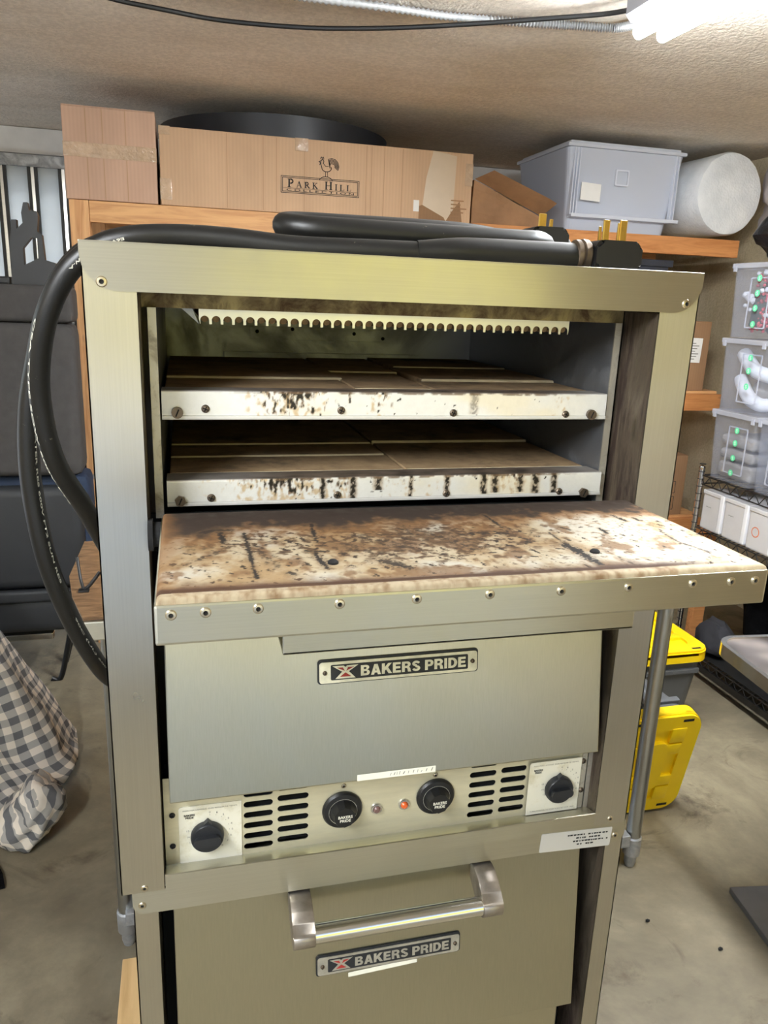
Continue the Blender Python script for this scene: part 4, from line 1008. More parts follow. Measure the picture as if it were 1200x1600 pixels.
# printed logo: frame, serif words, rooster
YB_ = 2.6136
def stroke(g, pts, w, y=YB_):
    for (a, b) in zip(pts, pts[1:]):
        a, b = V((a[0], a[1])), V((b[0], b[1])); dd = (b-a); L = dd.length
        if L < 1e-6: continue
        dd /= L; nn = V((-dd.y, dd.x))*w/2; a2 = a-dd*w*.25; b2 = b+dd*w*.25
        g.bm.faces.new([g.bm.verts.new((q.x, y-.0003, q.y)) for q in (a2-nn, b2-nn, b2+nn, a2+nn)])
def serif(g, ch, x, z, h):
    """roman capital of height h at x,z; returns its advance width"""
    th, tn = .20*h, .07*h; S = lambda a, b, w=tn: stroke(g, [(x+a*h, z+.0+.03*h), (x+b*h, z+.03*h)], w); T = lambda a, b: stroke(g, [(x+a*h, z+.97*h), (x+b*h, z+.97*h)], tn)
    v = lambda a: stroke(g, [(x+a*h, z+.04*h), (x+a*h, z+.96*h)], th)
    arc = lambda cx, cz, rx, rz, a0, a1, w: stroke(g, [(x+h*(cx+rx*math.cos(math.radians(t))), z+h*(cz+rz*math.sin(math.radians(t)))) for t in [a0+(a1-a0)*k/8 for k in range(9)]], w)
    if ch == 'P': v(.2); S(.02, .42); T(.02, .45); arc(.38, .72, .3, .25, 90, -90, th*.8); stroke(g, [(x+.2*h, z+.47*h), (x+.38*h, z+.47*h)], tn); return .86*h
    if ch == 'A': stroke(g, [(x+.12*h, z+.05*h), (x+.46*h, z+.98*h)], tn*1.2); stroke(g, [(x+.46*h, z+.98*h), (x+.82*h, z+.05*h)], th); stroke(g, [(x+.24*h, z+.36*h), (x+.66*h, z+.36*h)], tn); S(0, .26); S(.66, .98); return 1.06*h
    if ch == 'R': v(.2); S(.02, .40); T(.02, .45); arc(.38, .74, .28, .23, 90, -90, th*.8); stroke(g, [(x+.2*h, z+.51*h), (x+.4*h, z+.51*h)], tn); stroke(g, [(x+.42*h, z+.5*h), (x+.82*h, z+.05*h)], th*.9); S(.7, .98); return 1.02*h
    if ch == 'K': v(.2); S(.02, .40); T(.02, .40); stroke(g, [(x+.25*h, z+.45*h), (x+.72*h, z+.95*h)], tn*1.2); stroke(g, [(x+.36*h, z+.56*h), (x+.82*h, z+.05*h)], th); T(.58, .9); S(.66, 1.0); return 1.04*h
    if ch == 'H': v(.2); v(.82); S(.02, .4); S(.62, 1.0); T(.02, .4); T(.62, 1.0); stroke(g, [(x+.2*h, z+.5*h), (x+.82*h, z+.5*h)], tn); return 1.1*h
    if ch == 'I': v(.2); S(.02, .4); T(.02, .4); return .5*h
    if ch == 'L': v(.2); S(.02, .74); T(.02, .42); stroke(g, [(x+.74*h, z+.03*h), (x+.78*h, z+.30*h)], tn); return .86*h
    return .45*h
g = G(); x = .530; zb0 = 1.122
for ch, hh in zip('PARK HILL', (.0315, .0235, .0235, .0235, 0, .0315, .0235, .0235, .0235)):
    if ch == ' ': x += .018; continue
    x += serif(g, ch, x, zb0, hh)*1.28*1.0 if False else serif(g, ch, x, zb0, hh)+.0085
PK = x
k = (.808-.530)/(PK-.530)
for v in g.bm.verts: v.co.x = .530+(v.co.x-.530)*k
for q in ((.503, .832, 1.100, 1.164), (.509, .826, 1.1055, 1.1585)):
    stroke(g, [(q[0], q[2]), (q[1], q[2]), (q[1], q[3]), (q[0], q[3]), (q[0], q[2])], .0022)
stroke(g, [(.512, 1.1185), (.823, 1.1185)], .0014)
b = text_bm('C O L L E C T I O N', .285, .0085, .01, 0); b.transform(frame_m((.668, YB_-.0003, 1.1118), (1, 0, 0), (0, 0, 1))); g.add(b)
# rooster line drawing on a small mound
A_ = lambda cx, cz, rx, rz, a0, a1, w=.0026: stroke(g, [(cx+rx*math.cos(math.radians(t)), cz+rz*math.sin(math.radians(t))) for t in [a0+(a1-a0)*i/12 for i in range(13)]], w)
A_(.690, 1.150, .030, .022, 160, 20); stroke(g, [(.688, 1.172), (.688, 1.192)], .0022); stroke(g, [(.697, 1.172), (.696, 1.190)], .0022)
A_(.692, 1.205, .020, .014, 180, 380, .003); stroke(g, [(.672, 1.206), (.667, 1.222), (.668, 1.233), (.676, 1.238), (.680, 1.230), (.678, 1.222)], .0032)
stroke(g, [(.667, 1.231), (.659, 1.228), (.666, 1.225)], .0026); stroke(g, [(.666, 1.240), (.670, 1.247), (.673, 1.241), (.678, 1.247), (.680, 1.239)], .0026); stroke(g, [(.666, 1.223), (.663, 1.216)], .003)
stroke(g, [(.679, 1.222), (.688, 1.212), (.700, 1.212)], .0026)
for a in range(5): stroke(g, [(.706, 1.206)]+[(.706+(.014+.004*a)*math.cos(math.radians(t))+.008, 1.214+(.010+.005*a)*math.sin(math.radians(t))) for t in (120, 90, 60, 30, 0, -30)], .0024)
part('printed_logo', g, 'ink', LB_)
g = G().lathe([(0, .008), (.40, .008), (.505, .0), (.525, .004), (.530, .090), (.524, .091), (.517, .010), (.40, .014), (0, .014)], (.545, 3.19, 1.3135), (0, 0, 1), 64)
single('round_tray', g, 'tray_black', 'large round black tray lying on the long cardboard box', 'tray', (.545, 3.19, 1.3135), smooth=True)
# crumpled open kraft box between the long box and the blue tote
kb = thing('cardboard_box', 'crushed open brown carton between the long box and the blue tote', 'box', (1.55, 2.9, ZS))
g = G(); A = [(1.36, 2.66, ZS), (1.72, 2.70, ZS), (1.74, 3.15, ZS), (1.37, 3.15, ZS)]; B = [(1.365, 2.66, 1.215), (1.715, 2.70, 1.085), (1.74, 3.15, 1.12), (1.37, 3.15, 1.24)]
va = [g.bm.verts.new(p) for p in A]; vb = [g.bm.verts.new(p) for p in B]
for i in range(4): g.bm.faces.new((va[i], va[(i+1) % 4], vb[(i+1) % 4], vb[i]))
g.bm.faces.new(va[::-1])
bmesh.ops.subdivide_edges(g.bm, edges=list(g.bm.edges), cuts=5, use_grid_fill=True)
for v in g.bm.verts: v.co += V((0, .012*nz(v.co.x*7, v.co.z*9, 2), 0))
part('body', g, 'kraft', kb)
g = G(); f = [g.bm.verts.new(p) for p in ((1.365, 2.655, 1.218), (1.715, 2.69, 1.087), (1.745, 2.60, 1.135), (1.70, 2.585, 1.150), (1.42, 2.57, 1.245))]; g.bm.faces.new(f)
f = [g.bm.verts.new(p) for p in ((1.715, 2.69, 1.087), (1.74, 2.83, 1.09), (1.80, 2.78, 1.13), (1.745, 2.60, 1.135))]; g.bm.faces.new(f)
part('flap', g, 'kraft', kb)
# boxes on the lower shelves
taped_box('cardboard_box', 'big brown cardboard box filling the second shelf behind the pine beam', -.22, 1.30, 2.70, 3.2, .2965, .915, 'card_pink', .60)
wl = taped_box('cardboard_box', 'brown carton with a white paper label on the second shelf', 2.43, 2.680, 2.645, 2.98, .2965, .640, 'card_dark')
part('paper_label', G().plate([(2.555, .440), (2.637, .438), (2.640, .560), (2.558, .562)], (), .0006, ((0, 2.6438, 0), *FX)), 'paper', wl)
g = G()
for i in range(7): g.box(2.572, 2.572+.03+.02*((i*7) % 3)/2, 2.6428, 2.6432, .455+i*.013, .459+i*.013)
part('print', g, 'greyink', wl)
r2b = taped_box('cardboard_box', 'brown carton with black stamped symbols on the bottom shelf', 2.33, 2.655, 2.645, 2.98, -.3655, -.045, 'card_dark')
g = G().plate(rrect(2.52, 2.60, -.245, -.180, .004), [rrect(2.523, 2.597, -.242, -.183, .003)[::-1]], .0004, ((0, 2.644, 0), *FX)).plate(circ(2.565, -.212, .019, 20), [circ(2.572, -.212, .011, 16)[::-1]], .0004, ((0, 2.644, 0), *FX))
g.plate(rrect(2.52, 2.60, -.335, -.262, .004), [rrect(2.523, 2.597, -.332, -.265, .003)[::-1]], .0004, ((0, 2.644, 0), *FX)).box(2.535, 2.585, 2.6436, 2.644, -.29, -.28).box(2.535, 2.585, 2.6436, 2.644, -.315, -.305)
part('stamped_symbols', g, 'ink', r2b)
cd_ = thing('storage_crate', 'dark blue crate under the right beam of the shelving', 'crate', (2.2, 2.9, .2965))
part('body', G().prism([(2.06, .2965), (2.36, .2965), (2.405, .905), (2.02, .905)], 'y', 2.67, 3.1), 'crate_dark', cd_)
part('rim', G().box(2.005, 2.42, 2.655, 3.115, .893, .925, .004), 'crate_dark', cd_)

# frosted blue tote and bubble wrap on the top shelf
def tote(name, label, x0, x1, y0, y1, z0, z1, mat, rim, taper=.04):
    t = thing(name, label, 'tote', ((x0+x1)/2, (y0+y1)/2, z0))
    g = G(); k = taper; th = .004
    def ring(z, ins, e): return [g.bm.verts.new((x, y, z)) for x, y in rrect(x0+ins+e, x1-ins-e, y0+ins+e, y1-ins-e, .03, 4)]
    o0, o1, i1, i0 = ring(z0, k, 0), ring(z1-.03, 0, 0), ring(z1-.03, 0, th), ring(z0+th, k, th)
    n = len(o0)
    for A, B in ((o0, o1), (o1, i1), (i1, i0)):
        for j in range(n): g.bm.faces.new((A[j], A[(j+1) % n], B[(j+1) % n], B[j]))
    g.bm.faces.new(o0[::-1]); g.bm.faces.new(i0)
    part('body', g, mat, t)
    return t
bt = tote('plastic_tote', 'frosted pale blue plastic tote on its side edge of the top shelf, near the ceiling', 1.80, 2.40, 2.64, 3.20, 1.034, 1.415, 'frost', 'frost_rim')
part('lid', G().box(1.794, 2.406, 2.634, 3.206, 1.386, 1.402, .005).box(1.815, 2.385, 2.655, 3.185, 1.398, 1.416, .006), 'frost_rim', bt)
for x in (1.832, 1.846, 1.860, 2.355, 2.372): part('rib', G().box(x-.0025, x+.0025, 2.638, 2.66, 1.10, 1.384), 'frost_rim', bt)
part('base_rim', G().box(1.835, 2.40, 2.632, 2.67, 1.09, 1.106, .003), 'frost_rim', bt)
part('handle_frame', G().plate(rrect(2.045, 2.115, 1.235, 1.305, .006), [rrect(2.052, 2.108, 1.242, 1.298, .005)[::-1]], .004, ((0, 2.637, 0), *FX)), 'frost_rim', bt)
part('paper_label', G().plate([(1.875, 1.165), (1.975, 1.160), (1.975, 1.235), (1.875, 1.24)], (), .0006, ((0, 2.634, 0), *FX)), 'paper', bt)
part('contents', G().blob((2.1, 2.92, 1.19), (.20, .18, .12), 3, .25).box(1.90, 1.96, 2.70, 3.0, 1.05, 1.28, .006), simple('bluish_contents', (204, 212, 230), .7, 0, .3, 6), bt, True)
g = G(); n = 40; rings = []
axd = V((-.06, 1, 0)).normalized(); a = V((1, .06, 0)).normalized(); b = axd.cross(a); c0 = V((2.645, 2.60, 1.236))
prof = [(0, .0), (.08, .004), (.150, .002), (.181, .010), (.188, .03), (.186, .2), (.186, .52), (.18, .56), (0, .56)]
for r, h in prof:
    if r == 0: rings.append([g.bm.verts.new(c0+axd*h)]); continue
    rings.append([g.bm.verts.new(c0+axd*h+(a*math.cos(2*PI*k/n)+b*math.sin(2*PI*k/n))*r*(1+.02*nz(3*math.cos(2*PI*k/n), 3*math.sin(2*PI*k/n), h*4))) for k in range(n)])
for A, B in zip(rings, rings[1:]):
    for k in range(n):
        q = list(dict.fromkeys([A[k % len(A)], A[(k+1) % len(A)], B[(k+1) % len(B)], B[k % len(B)]]))
        if len(q) > 2: g.bm.faces.new(q)
single('bubble_wrap_roll', g, 'bubble', 'thick white roll of bubble wrap beside the blue tote on the top shelf', 'bubble wrap', (2.62, 2.85, 1.05), smooth=True)
single('plastic_bag', G().blob((2.915, 2.60, 1.30), (.065, .08, .14), 5, .3).blob((2.92, 2.60, 1.14), (.06, .08, .115), 8, .3, flat=1.031), 'bag_clear', 'pale crinkled plastic bag right of the bubble wrap roll', 'bag', (2.91, 2.6, 1.031), smooth=True)

# ------------------------------------------------------------------ wire rack at the right with bins and white boxes
rk = thing('wire_rack', 'black wire shelving rack at the right side of the garage', 'rack', (2.45, 1.3, ZF))
RX0, RX1, RY0, RY1 = 2.215, 2.665, .75, 1.955
for x in (RX0, RX1):
    for y in (RY0, RY1):
        zt_ = .045
        p = part('post', G().cyl((x, y, ZF), (x, y, zt_), .0125, 14).lathe([(.0125, 0), (.014, .004), (.012, .012), (0, .016)], (x, y, zt_), (0, 0, 1), 14), 'chrome', rk, True)
        g = G()
        for k in range(28): g.cyl((x, y, ZF+.06+k*.032), (x, y, ZF+.0630+k*.032), .0135, 12)
        part('groove_ring', g, 'dark_metal', p)
def wire_shelf(z):
    S = part('wire_shelf', G().box(RX0, RX1, RY0, RY1, z+.0190, z+.0195) if False else G().tube([(RX0, RY0, z+.018), (RX0, RY1, z+.018)], .0032, 8, 1).tube([(RX1, RY0, z+.018), (RX1, RY1, z+.018)], .0032, 8, 1).tube([(RX0, RY0, z+.018), (RX1, RY0, z+.018)], .0032, 8, 1).tube([(RX0, RY1, z+.018), (RX1, RY1, z+.018)], .0032, 8, 1), 'wire', rk)
    g = G(); n = 44
    for k in range(1, n):
        y = RY0+(RY1-RY0)*k/n; g.box(RX0, RX1, y-.0015, y+.0015, z+.0185, z+.0215)
    for x in (RX0+.11, RX0+.225, RX0+.34): g.box(x-.002, x+.002, RY0, RY1, z+.0155, z+.019)
    o = part('wire_grid', g, 'wire', S, stuff=True)
    g = G()
    for x in (RX0, RX1):
        g.tube([(x, RY0, z-.020), (x, RY1, z-.020)], .003, 8, 1)
        m = 22
        for k in range(m):
            ya = RY0+(RY1-RY0)*k/m; yb = RY0+(RY1-RY0)*(k+1)/m; ym = (ya+yb)/2
            g.tube([(x, ya, z+.016), (x, ym, z-.018)], .0021, 6, 1).tube([(x, ym, z-.018), (x, yb, z+.016)], .0021, 6, 1)
    for y in (RY0, RY1): g.tube([(RX0, y, z-.020), (RX1, y, z-.020)], .003, 8, 1)
    part('truss_wire', g, 'wire', S, stuff=True)
for z in (.0, -.228, -.775): wire_shelf(z)
part('shelf_liner', G().box(RX0+.012, RX1-.012, RY0+.01, RY1-.01, -.7525, -.7505), 'dark_metal', rk)
for x in (RX0-.004, RX0+.006): part('front_rail', G().box(x, x+.004, RY0, RY1, -.812, -.786), 'wire', rk)
Zs1, Zs2, Zs3 = .0217, -.2063, -.7503
def bin_(label, y0, y1, z0, h=.285, dx=0, fc=None):
    x0, x1 = 2.212+dx, 2.600
    t = thing('storage_bin', label, 'bin', ((x0+x1)/2, (y0+y1)/2, z0), 'clear lidded bins stacked on the wire rack')
    g = G(); th = .003; z1 = z0+h-.022
    def ring(z, ins): return [g.bm.verts.new((x, y, z)) for x, y in rrect(x0+ins, x1-ins, y0+ins, y1-ins, .012, 3)]
    A, B, C, D = ring(z0, .010), ring(z1, 0), ring(z1, th), ring(z0+th, .010+th); n = len(A)
    for P, Q in ((A, B), (B, C), (C, D)):
        for j in range(n): g.bm.faces.new((P[j], P[(j+1) % n], Q[(j+1) % n], Q[j]))
    g.bm.faces.new(A[::-1]); g.bm.faces.new(D)
    part('body', g, 'clear', t)
    part('lid', G().box(x0-.008, x1+.006, y0-.008, y1+.008, z1, z1+.020, .004), 'clear_rim', t)
    ym = fc or (y0+y1)/2
    part('front_frame', G().plate(rrect(-.055, .055, -.095, .095, .006), [rrect(-.050, .050, -.090, .090, .005)[::-1]], .003, ((x0+.002, ym, z0+h*.47), (0, -1, 0), (0, 0, 1))), 'clear_rim', t)
    for y in (y0+.004, y1-.004): part('latch', G().box(x0-.011, x0-.003, y-.016 if y > ym else y+.0, y if y > ym else y+.016, z1-.012, z1+.012, .002), 'clear_rim', t)
    return t
def sticker(t, y, z, x=2.2085):
    s = part('sticker', G().cyl((x+.001, y, z), (x, y, z), .0125, 18), 'green', t)
    g = letter(G(), 'S', (x-.0002, y, z), .010, .014, .02, (0, -1, 0), (0, 0, 1), .0003)
    part('sticker_print', g, 'green_pale', s)
B3 = bin_('clear bin of folded grey fabric, lowest of the stack on the rack', 1.678, 1.928, Zs1, .285, fc=1.775)
B2 = bin_('clear bin of rolled white fabric, middle of the stack on the rack', 1.690, 1.938, Zs1+.2855, .285, .004, 1.768)
B1 = bin_('clear bin of red berry garlands, top of the stack on the rack', 1.692, 1.938, Zs1+.571, .285, .002, 1.785)
B4 = bin_('clear bin of crumpled white cloth right of the stack', 1.410, 1.662, Zs1, .285)
for t, y, zz in ((B1, 1.785, (.225, .17, .115, .055)), (B2, 1.765, (.215, .165, .105)), (B3, 1.775, (.215, .165, .105, .045))):
    for z in zz: sticker(t, y-.0, base_of(t).z+z)
# contents
for k, (z, h) in enumerate(((Zs1+.010, .066), (Zs1+.086, .042), (Zs1+.138, .050))):
    g = G().box(2.24, 2.56, 1.70, 1.905, z, z+h, .022, seg=3)
    bmesh.ops.subdivide_edges(g.bm, edges=list(g.bm.edges), cuts=2, use_grid_fill=True)
    for v in g.bm.verts: v.co += V((.006*nz(v.co.y*14, v.co.z*20, k), 0, .004*nz(v.co.x*12, v.co.y*12, k+3)))
    single('folded_cloth', g, 'cloth_grey', ('bottom', 'middle', 'top')[k]+' folded grey cloth inside the lowest clear bin', 'cloth', (2.4, 1.8, z), 'grey cloths folded in the lowest bin', smooth=True, ang=60)
zb2 = Zs1+.2855
g = G().tube([(2.276, 1.883, zb2+.222), (2.266, 1.851, zb2+.205), (2.266, 1.795, zb2+.165), (2.286, 1.747, zb2+.15), (2.30, 1.735, zb2+.145)], .028, 12, 6)
single('rolled_cloth', g, 'cloth_white', 'upper white fabric roll inside the middle clear bin', 'cloth', (2.286, 1.803, zb2+.12), 'white cloth rolls in the middle bin', smooth=True)
g = G().tube([(2.276, 1.879, zb2+.125), (2.266, 1.851, zb2+.10), (2.266, 1.803, zb2+.055), (2.276, 1.755, zb2+.036), (2.3, 1.739, zb2+.036)], .027, 12, 6)
single('rolled_cloth', g, 'cloth_white', 'lower white fabric roll inside the middle clear bin', 'cloth', (2.286, 1.803, zb2+.01), 'white cloth rolls in the middle bin', smooth=True)
single('fabric_bundle', G().blob((2.42, 1.81, zb2+.085), (.12, .085, .078), 4, .2, flat=zb2+.004), 'cloth_grey', 'grey fabric bundle behind the white rolls in the middle bin', 'fabric', (2.42, 1.81, zb2+.004), smooth=True)
zb1 = Zs1+.571; rnd = random.Random(5)
gl = thing('berry_garland', 'garland of red berries and dark leaves inside the top clear bin', 'garland', (2.35, 1.81, zb1+.004))
part('greenery', G().blob((2.36, 1.815, zb1+.125), (.115, .095, .118), 9, .3, flat=zb1+.005), 'leaf', gl, True)
g = G()
for k in range(150):
    y = rnd.uniform(1.708, 1.84); z = zb1+rnd.choice((.05, .06, .10, .15, .17, .22))+rnd.uniform(-.022, .022); g.sphere((2.243+rnd.uniform(0, .012), y, z), .0062, 7)
part('berries', g, 'berry', gl, True, stuff=True)
g = G()
for (y, z, s) in ((1.885, .165, 1), (1.86, .155, 1.2), (1.84, .145, 1), (1.80, .18, .7), (1.77, .185, .7), (1.74, .178, .7), (1.88, .125, .6), (1.85, .11, .6), (1.83, .245, .6), (1.79, .248, .8), (1.76, .09, .7), (1.73, .085, .9)):
    g.blob((2.240, y, zb1+z), (.010*s, .018*s, .013*s), y*10, .3, sub=2)
part('white_trim', g, 'cloth_white', gl, True)
single('crumpled_cloth', G().blob((2.30, 1.54, Zs1+.10), (.062, .095, .095), 12, .35, flat=Zs1+.006).blob((2.29, 1.58, Zs1+.205), (.05, .06, .045), 15, .35), 'cloth_white', 'crumpled white cloth inside the bin right of the stack', 'cloth', (2.3, 1.54, Zs1+.006), smooth=True)
single('trash_bag', G().blob((2.335, 1.775, zb1+.385), (.12, .16, .10), 2, .3, flat=zb1+.2855).blob((2.36, 1.72, zb1+.47), (.10, .12, .11), 6, .3), 'bag_black', 'shiny black bag heaped on top of the clear bins', 'bag', (2.33, 1.77, zb1+.2855), smooth=True)
for k, (y0, y1, lb) in enumerate(((1.800, 1.930, 'white lidded box nearest the chrome post, on the middle wire shelf'), (1.655, 1.790, 'middle white box of three on the wire shelf'), (1.500, 1.645, 'white box with an orange ring drawn on its side'))):
    t = thing('white_box', lb, 'box', (2.4, (y0+y1)/2, Zs2), 'white boxes on the middle wire shelf')
    part('body', G().box(2.222, 2.60, y0, y1, Zs2, Zs2+.165, .008), 'white_box', t)
    part('edge_strip', G().box(2.2185, 2.30, y0-.0015, y0+.020, Zs2+.006, Zs2+.1665, .004), 'white_edge', t)
    part('lid', G().box(2.219, 2.603, y0+.004, y1+.001, Zs2+.150, Zs2+.1685, .004), 'white_box', t)
    if k == 2: part('drawn_ring', G().plate(circ(0, 0, .021, 24), [circ(0, 0, .017, 24)[::-1]], .0004, ((2.2213, 1.600, Zs2+.075), (0, -1, 0), (0, 0, 1))), 'orange', t)
    else:
        g = G()
        for i in range(5): g.box(2.2212, 2.222, y1-.03-.007*i-(.0), y1-.026-.007*i, Zs2+.098+.001*(i % 2), Zs2+.1005+.001*(i % 2))
        part('faint_print', g, 'greyink', t)
single('fabric_pile', G().blob((2.47, 1.33, -.56), (.17, .34, .24), 21, .3, flat=Zs3+.004).blob((2.53, 1.72, -.58), (.12, .19, .22), 24, .3, flat=Zs3+.004), 'black_cloth', 'heap of black fabric under the wire rack', 'fabric', (2.45, 1.5, Zs3+.002), smooth=True)
single('grey_sack', G().blob((2.285, 1.80, Zs3+.075), (.065, .085, .085), 31, .3, flat=Zs3+.001), simple('grey_sackcloth', (40, 40, 44), .9, 0, .15, 20), 'small grey sack in front of the black fabric on the rack bottom', 'sack', (2.285, 1.8, Zs3+.001), smooth=True)
single('lumber_stud', G().box(2.365, 2.425, 2.06, 2.10, ZF, -.24, .002), 'orange_wood', 'short upright lumber stud behind the wire rack', 'lumber', (2.39, 2.08, ZF))

# ------------------------------------------------------------------ yellow lidded totes
def lid_bm(w, d):
    g = G()
    g.prism(rrect(-w/2, w/2, -d/2, d/2, .06, 6), 'z', 0, .012)
    lip = rrect(-w/2, w/2, -d/2, d/2, .06, 6); inn = rrect(-w/2+.006, w/2-.006, -d/2+.006, d/2-.006, .054, 6)
    g.plate(lip, [inn[::-1]], .034, ((0, 0, .010), (1, 0, 0), (0, 1, 0)))
    g.plate(rrect(-w/2+.004, w/2-.004, -d/2+.004, d/2-.004, .055, 6), [rrect(-w/2+.055, w/2-.055, -d/2+.055, d/2-.055, .03, 5)[::-1]], .012, ((0, 0, .020), (1, 0, 0), (0, 1, 0)))
    g.plate(rrect(-w/2+.10, w/2-.10, -d/2+.10, d/2-.10, .03, 5), (), .014, ((0, 0, .026), (1, 0, 0), (0, 1, 0)))
    for sx in (-1, 1):
        for sy in (-1, 1):
            g.box(min(sx*(w/2-.055), sx*(w/2-.12)), max(sx*(w/2-.055), sx*(w/2-.12)), min(sy*(d/2-.11), sy*(d/2-.15)), max(sy*(d/2-.11), sy*(d/2-.15)), .008, .024, .004)
            g.box(min(sx*(w/2-.17), sx*(w/2-.22)), max(sx*(w/2-.17), sx*(w/2-.22)), min(sy*(d/2-.05), sy*(d/2-.105)), max(sy*(d/2-.05), sy*(d/2-.105)), .008, .023, .004)
    return g
def yellow_tote(label, w, d, h, m, loc):
    t = thing('storage_tote', label, 'tote', loc)
    g = G(); k = .05
    A = [g.bm.verts.new((x, y, 0)) for x, y in rrect(-w/2+k, w/2-k, -d/2+k, d/2-k, .04, 5)]; B = [g.bm.verts.new((x, y, h)) for x, y in rrect(-w/2+.012, w/2-.012, -d/2+.012, d/2-.012, .05, 5)]
    n = len(A)
    for j in range(n): g.bm.faces.new((A[j], A[(j+1) % n], B[(j+1) % n], B[j]))
    g.bm.faces.new(A[::-1]); g.bm.faces.new(B)
    for s in (-1, 1): g.box(-w/2+.04, w/2-.04, s*(d/2-.02)-.012, s*(d/2-.02)+.012, h-.07, h-.05, .004)
    g.xform(m); part('body', g, 'grey_plastic', t)
    l = lid_bm(w, d); l.xform(m @ Matrix.Translation((0, 0, h+.004))); part('lid', l, 'yellow', t, True, 'bright yellow lid', ang=30)
    g = G()
    for sx in (-1, 1):
        for s in (-1, 1): g.box(sx*(w/2-.055)-.018, sx*(w/2-.055)+.018, s*(d/2-.022)-.0045, s*(d/2-.022)+.0045, h+.0235, h+.0247)
    g.xform(m); part('lid_slot', g, 'void', t)
    return t
# one stands on its side with its lid towards the viewer, the other lies on top of it
m1 = Matrix.Translation((1.440, 1.020, ZF+.004)) @ Matrix.Rotation(math.radians(101), 4, 'X') @ Matrix.Translation((0, .197, -.304))
yellow_tote('yellow lidded tote tipped on its side behind the table leg', .272, .388, .28, m1, (1.44, 1.2, ZF))
m2 = Matrix.Translation((1.665, 1.62, ZF+.001))
yellow_tote('upright grey tote with a yellow lid behind the tipped one', .50, .52, .345, m2, (1.62, 1.64, ZF))

# ------------------------------------------------------------------ bistro table at the right edge
bs = thing('bistro_table', 'square metal bistro table with a swirled top at the right edge', 'table', (1.72, .44, ZF))
mt = Matrix.Translation((1.702, .408, -.136)) @ Matrix.Rotation(math.radians(-6), 4, 'Z')
part('tabletop', G().plate(rrect(-.325, .325, -.325, .325, .055, 6), (), .02, ((0, 0, 0), (1, 0, 0), (0, 1, 0))).xform(mt), 'swirl', bs)
g = G().plate(rrect(-.334, .334, -.334, .334, .060, 8), [rrect(-.322, .322, -.322, .322, .052, 8)[::-1]], .034, ((0, 0, .004), (1, 0, 0), (0, 1, 0))).xform(mt)
part('rim', g, 'tube_steel', bs, True, 'polished metal rim')
mb = Matrix.Translation((1.698, .395, ZF)) @ Matrix.Rotation(math.radians(-9), 4, 'Z')
part('pedestal', G().cyl((1.70, .40, ZF+.019), (1.70, .40, -.156), .032, 20), 'plate_gunmetal', bs, True)
part('base_plate', G().box(-.235, .235, -.235, .235, .002, .020, .003).xform(mb), 'plate_gunmetal', bs)

# ------------------------------------------------------------------ removed van seat at the left
vs = thing('van_seat', 'dark grey van bench seat standing at the left behind the cables', 'seat', (-.6, 2.32, ZF))
def pad(x0, x1, y0, y1, z0, z1, r, seed=0):
    g = G().box(x0, x1, y0, y1, z0, z1, r, seg=4); return g
part('backrest', pad(-1.35, -.284, 2.20, 2.36, .562, .690, .030), 'seat_grey', vs, True, 'upper roll of the grey cloth')
part('backrest', pad(-1.35, -.284, 2.195, 2.36, .005, .560, .045), 'seat_grey', vs, True)
part('seat_cushion', pad(-1.35, -.272, 2.245, 2.42, -.46, .002, .05), 'seat_navy', vs, True, 'navy blue cushion')
part('seat_base', pad(-1.35, -.300, 2.205, 2.36, -.44, -.035, .04), 'seat_dark', vs, True)
part('pocket', pad(-1.35, -.36, 2.18, 2.215, -.485, -.437, .014), 'seat_dark', vs, True)
part('lower_cover', pad(-1.35, -.345, 2.20, 2.40, -.622, -.47, .045), 'seat_dark', vs, True)
g = G().tube([(-.38, 2.26, -.62), (-.40, 2.27, -.72), (-.435, 2.27, ZF+.008), (-.47, 2.27, ZF+.008)], .011, 10, 5)
part('leg_frame', g, 'black', vs, True); g = G().tube([(-1.1, 2.26, -.62), (-1.1, 2.27, ZF+.008)], .011, 10, 3)
part('leg_frame', g, 'black', vs, True); g = G()
g.tube([(-.38, 2.40, -.58), (-.40, 2.42, -.72), (-.435, 2.42, ZF+.008)], .011, 10, 5)
part('leg_frame', g, 'black', vs, True); g = G().tube([(-1.1, 2.40, -.58), (-1.1, 2.42, ZF+.008)], .011, 10, 3)
part('leg_frame', g, 'black', vs, True)
part('slide_rail', G().box(-1.3, -.44, 2.215, 2.25, -.655, -.628, .004), 'tube_steel', vs)
bo = [(-.47, .904), (-.454, .905), (-.454, .875), (-.434, .895), (-.436, .928), (-.427, .962), (-.414, .963), (-.41, .936), (-.388, .936), (-.383, .921), (-.389, .869), (-.375, .859), (-.371, .776), (-.338, .767), (-.330, .737), (-.349, .680), (-.485, .676), (-.480, .784), (-.482, .838), (-.475, .849)][::-1]
hole = [(-.439, .813), (-.409, .849), (-.391, .848), (-.392, .78), (-.439, .756)][::-1]
g = G().plate(bo, [hole[::-1]], .035, ((0, 2.25, 0), *FX))
part('latch_bracket', g, 'black', vs, label='black latch bracket on top of the seat')
part('latch_bracket', G().box(-1.3, -.49, 2.245, 2.32, .688, .715, .006).box(-.39, -.335, 2.29, 2.34, .68, .755, .012), 'black', vs)

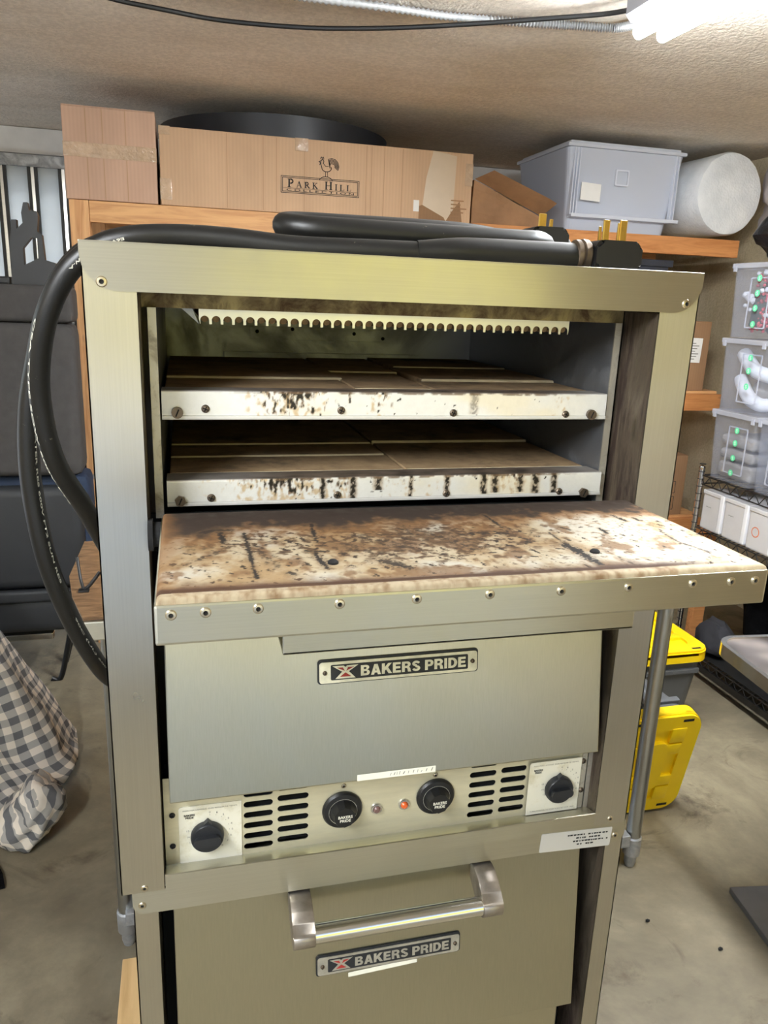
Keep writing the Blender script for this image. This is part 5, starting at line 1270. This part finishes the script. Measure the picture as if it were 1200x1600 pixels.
# ------------------------------------------------------------------ gingham sheet draped over a heap at the left
path = [(-.55, 2.02), (-.36, 1.90), (-.305, 1.74), (-.300, 1.60), (-.345, 1.50), (-.44, 1.44), (-.50, 1.36), (-.60, 1.26), (-.75, 1.17), (-1.0, 1.15), (-1.25, 1.15)]
P = spline([(x, y, 0) for x, y in path], 22)
cx_, cy_ = -.95, 1.62; NV = 40
bm = bmesh.new(); uvl = bm.loops.layers.uv.new('uv'); rows = []; su = []; s = 0
for i, p in enumerate(P):
    if i: s += (p-P[i-1]).length
    su.append(s)
for j in range(NV+1):
    v = j/NV; row = []
    for i, p in enumerate(P):
        # v 0 at the hem, 1 at the middle of the heap
        q = V((cx_, cy_, 0)); d_ = (p-q)
        rad = 1-.62*sm(0, 1, v**.8)*1.0 if v < .75 else (1-.62*sm(0, 1, .75**.8))*(1-(v-.75)/.25)
        rad = max(rad, 0)
        hgt = .56*sm(.0, .62, v)+.06*v
        f1 = math.sin(su[i]*26+1.5*nz(su[i]*2, v*2, 1)); f2 = nz(su[i]*5, v*4, 3, 3)
        am = (1-sm(.5, .95, v))*sm(0, .12, v+.06)
        rr_ = 1+(.020*f1+.055*f2)*am
        hz = .014*nz(p.x*9, p.y*9, 2, 3)*(1-sm(0, .1, v))*0+.022*f2*am
        row.append((q.x+d_.x*rad*rr_, q.y+d_.y*rad*rr_, max(ZF+.004, ZF+.006+hgt+hz+(.02*abs(f1)*(1-sm(0, .18, v))))))
    rows.append([bm.verts.new(c) for c in row])
arc = [0]
for j in range(1, NV+1): arc.append(arc[-1]+(rows[j][90].co-rows[j-1][90].co).length)
for j in range(NV):
    for i in range(len(P)-1):
        try: f = bm.faces.new((rows[j][i], rows[j][i+1], rows[j+1][i+1], rows[j+1][i]))
        except ValueError: continue
        for lp, (a, b) in zip(f.loops, ((i, j), (i+1, j), (i+1, j+1), (i, j+1))): lp[uvl].uv = (su[a]*(1-.35*b/NV)+.25*arc[b], arc[b]-.12*su[a])
single('gingham_sheet', bm, 'gingham', 'grey and cream gingham sheet draped over a heap on the floor at left', 'sheet', (-.6, 1.6, ZF), smooth=True, ang=80)
g = G()
rows = []
bm = bmesh.new(); uvl = bm.loops.layers.uv.new('uv')
bmesh.ops.create_icosphere(bm, subdivisions=4, radius=1)
for v in bm.verts:
    q = v.co.copy(); k = 1+.22*nz(q.x*1.6, q.y*1.6, q.z*1.6+4, 4)+.10*math.sin(q.x*5+q.z*3)*(.5+.5*q.z)
    v.co = V((-.378+.085*q.x*k+.04*q.z, 1.295+.10*q.y*k, max(ZF+.003, ZF+.075+.105*q.z*k)))
for f in bm.faces:
    for lp in f.loops:
        c = lp.vert.co; lp[uvl].uv = (c.x*1.0+c.z*.5, c.z*1.0-c.y*.8)
single('gingham_bundle', bm, 'gingham', 'crumpled bright end of gingham cloth bunched on the floor before the sheet', 'cloth', (-.4, 1.3, ZF+.003), smooth=True, ang=80)
g = G().prism([(-.455, 1.19), (-.425, 1.13), (-.412, 1.085), (-.440, 1.08), (-.50, 1.15)], 'z', ZF+.001, ZF+.012)
single('dark_strap', g, 'black_cloth', 'dark strap end lying on the floor at the left edge', 'strap', (-.44, 1.13, ZF+.001))
# bits of debris on the concrete
for k, (x, y, r) in enumerate(((.02, 1.02, .010), (1.35, .50, .008), (1.22, .62, .007))):
    single('debris_chip', G().blob((x, y, ZF+.004), (r, r*.6, .004), k+40, .3, sub=1, flat=ZF+.0005), 'white_box' if k == 0 else 'void', ('pale chip of debris on the concrete left of the ovens', 'dark crumb on the concrete, nearer the table at right', 'dark crumb on the concrete, nearer the table leg')[k], 'debris', (x, y, ZF+.0005))
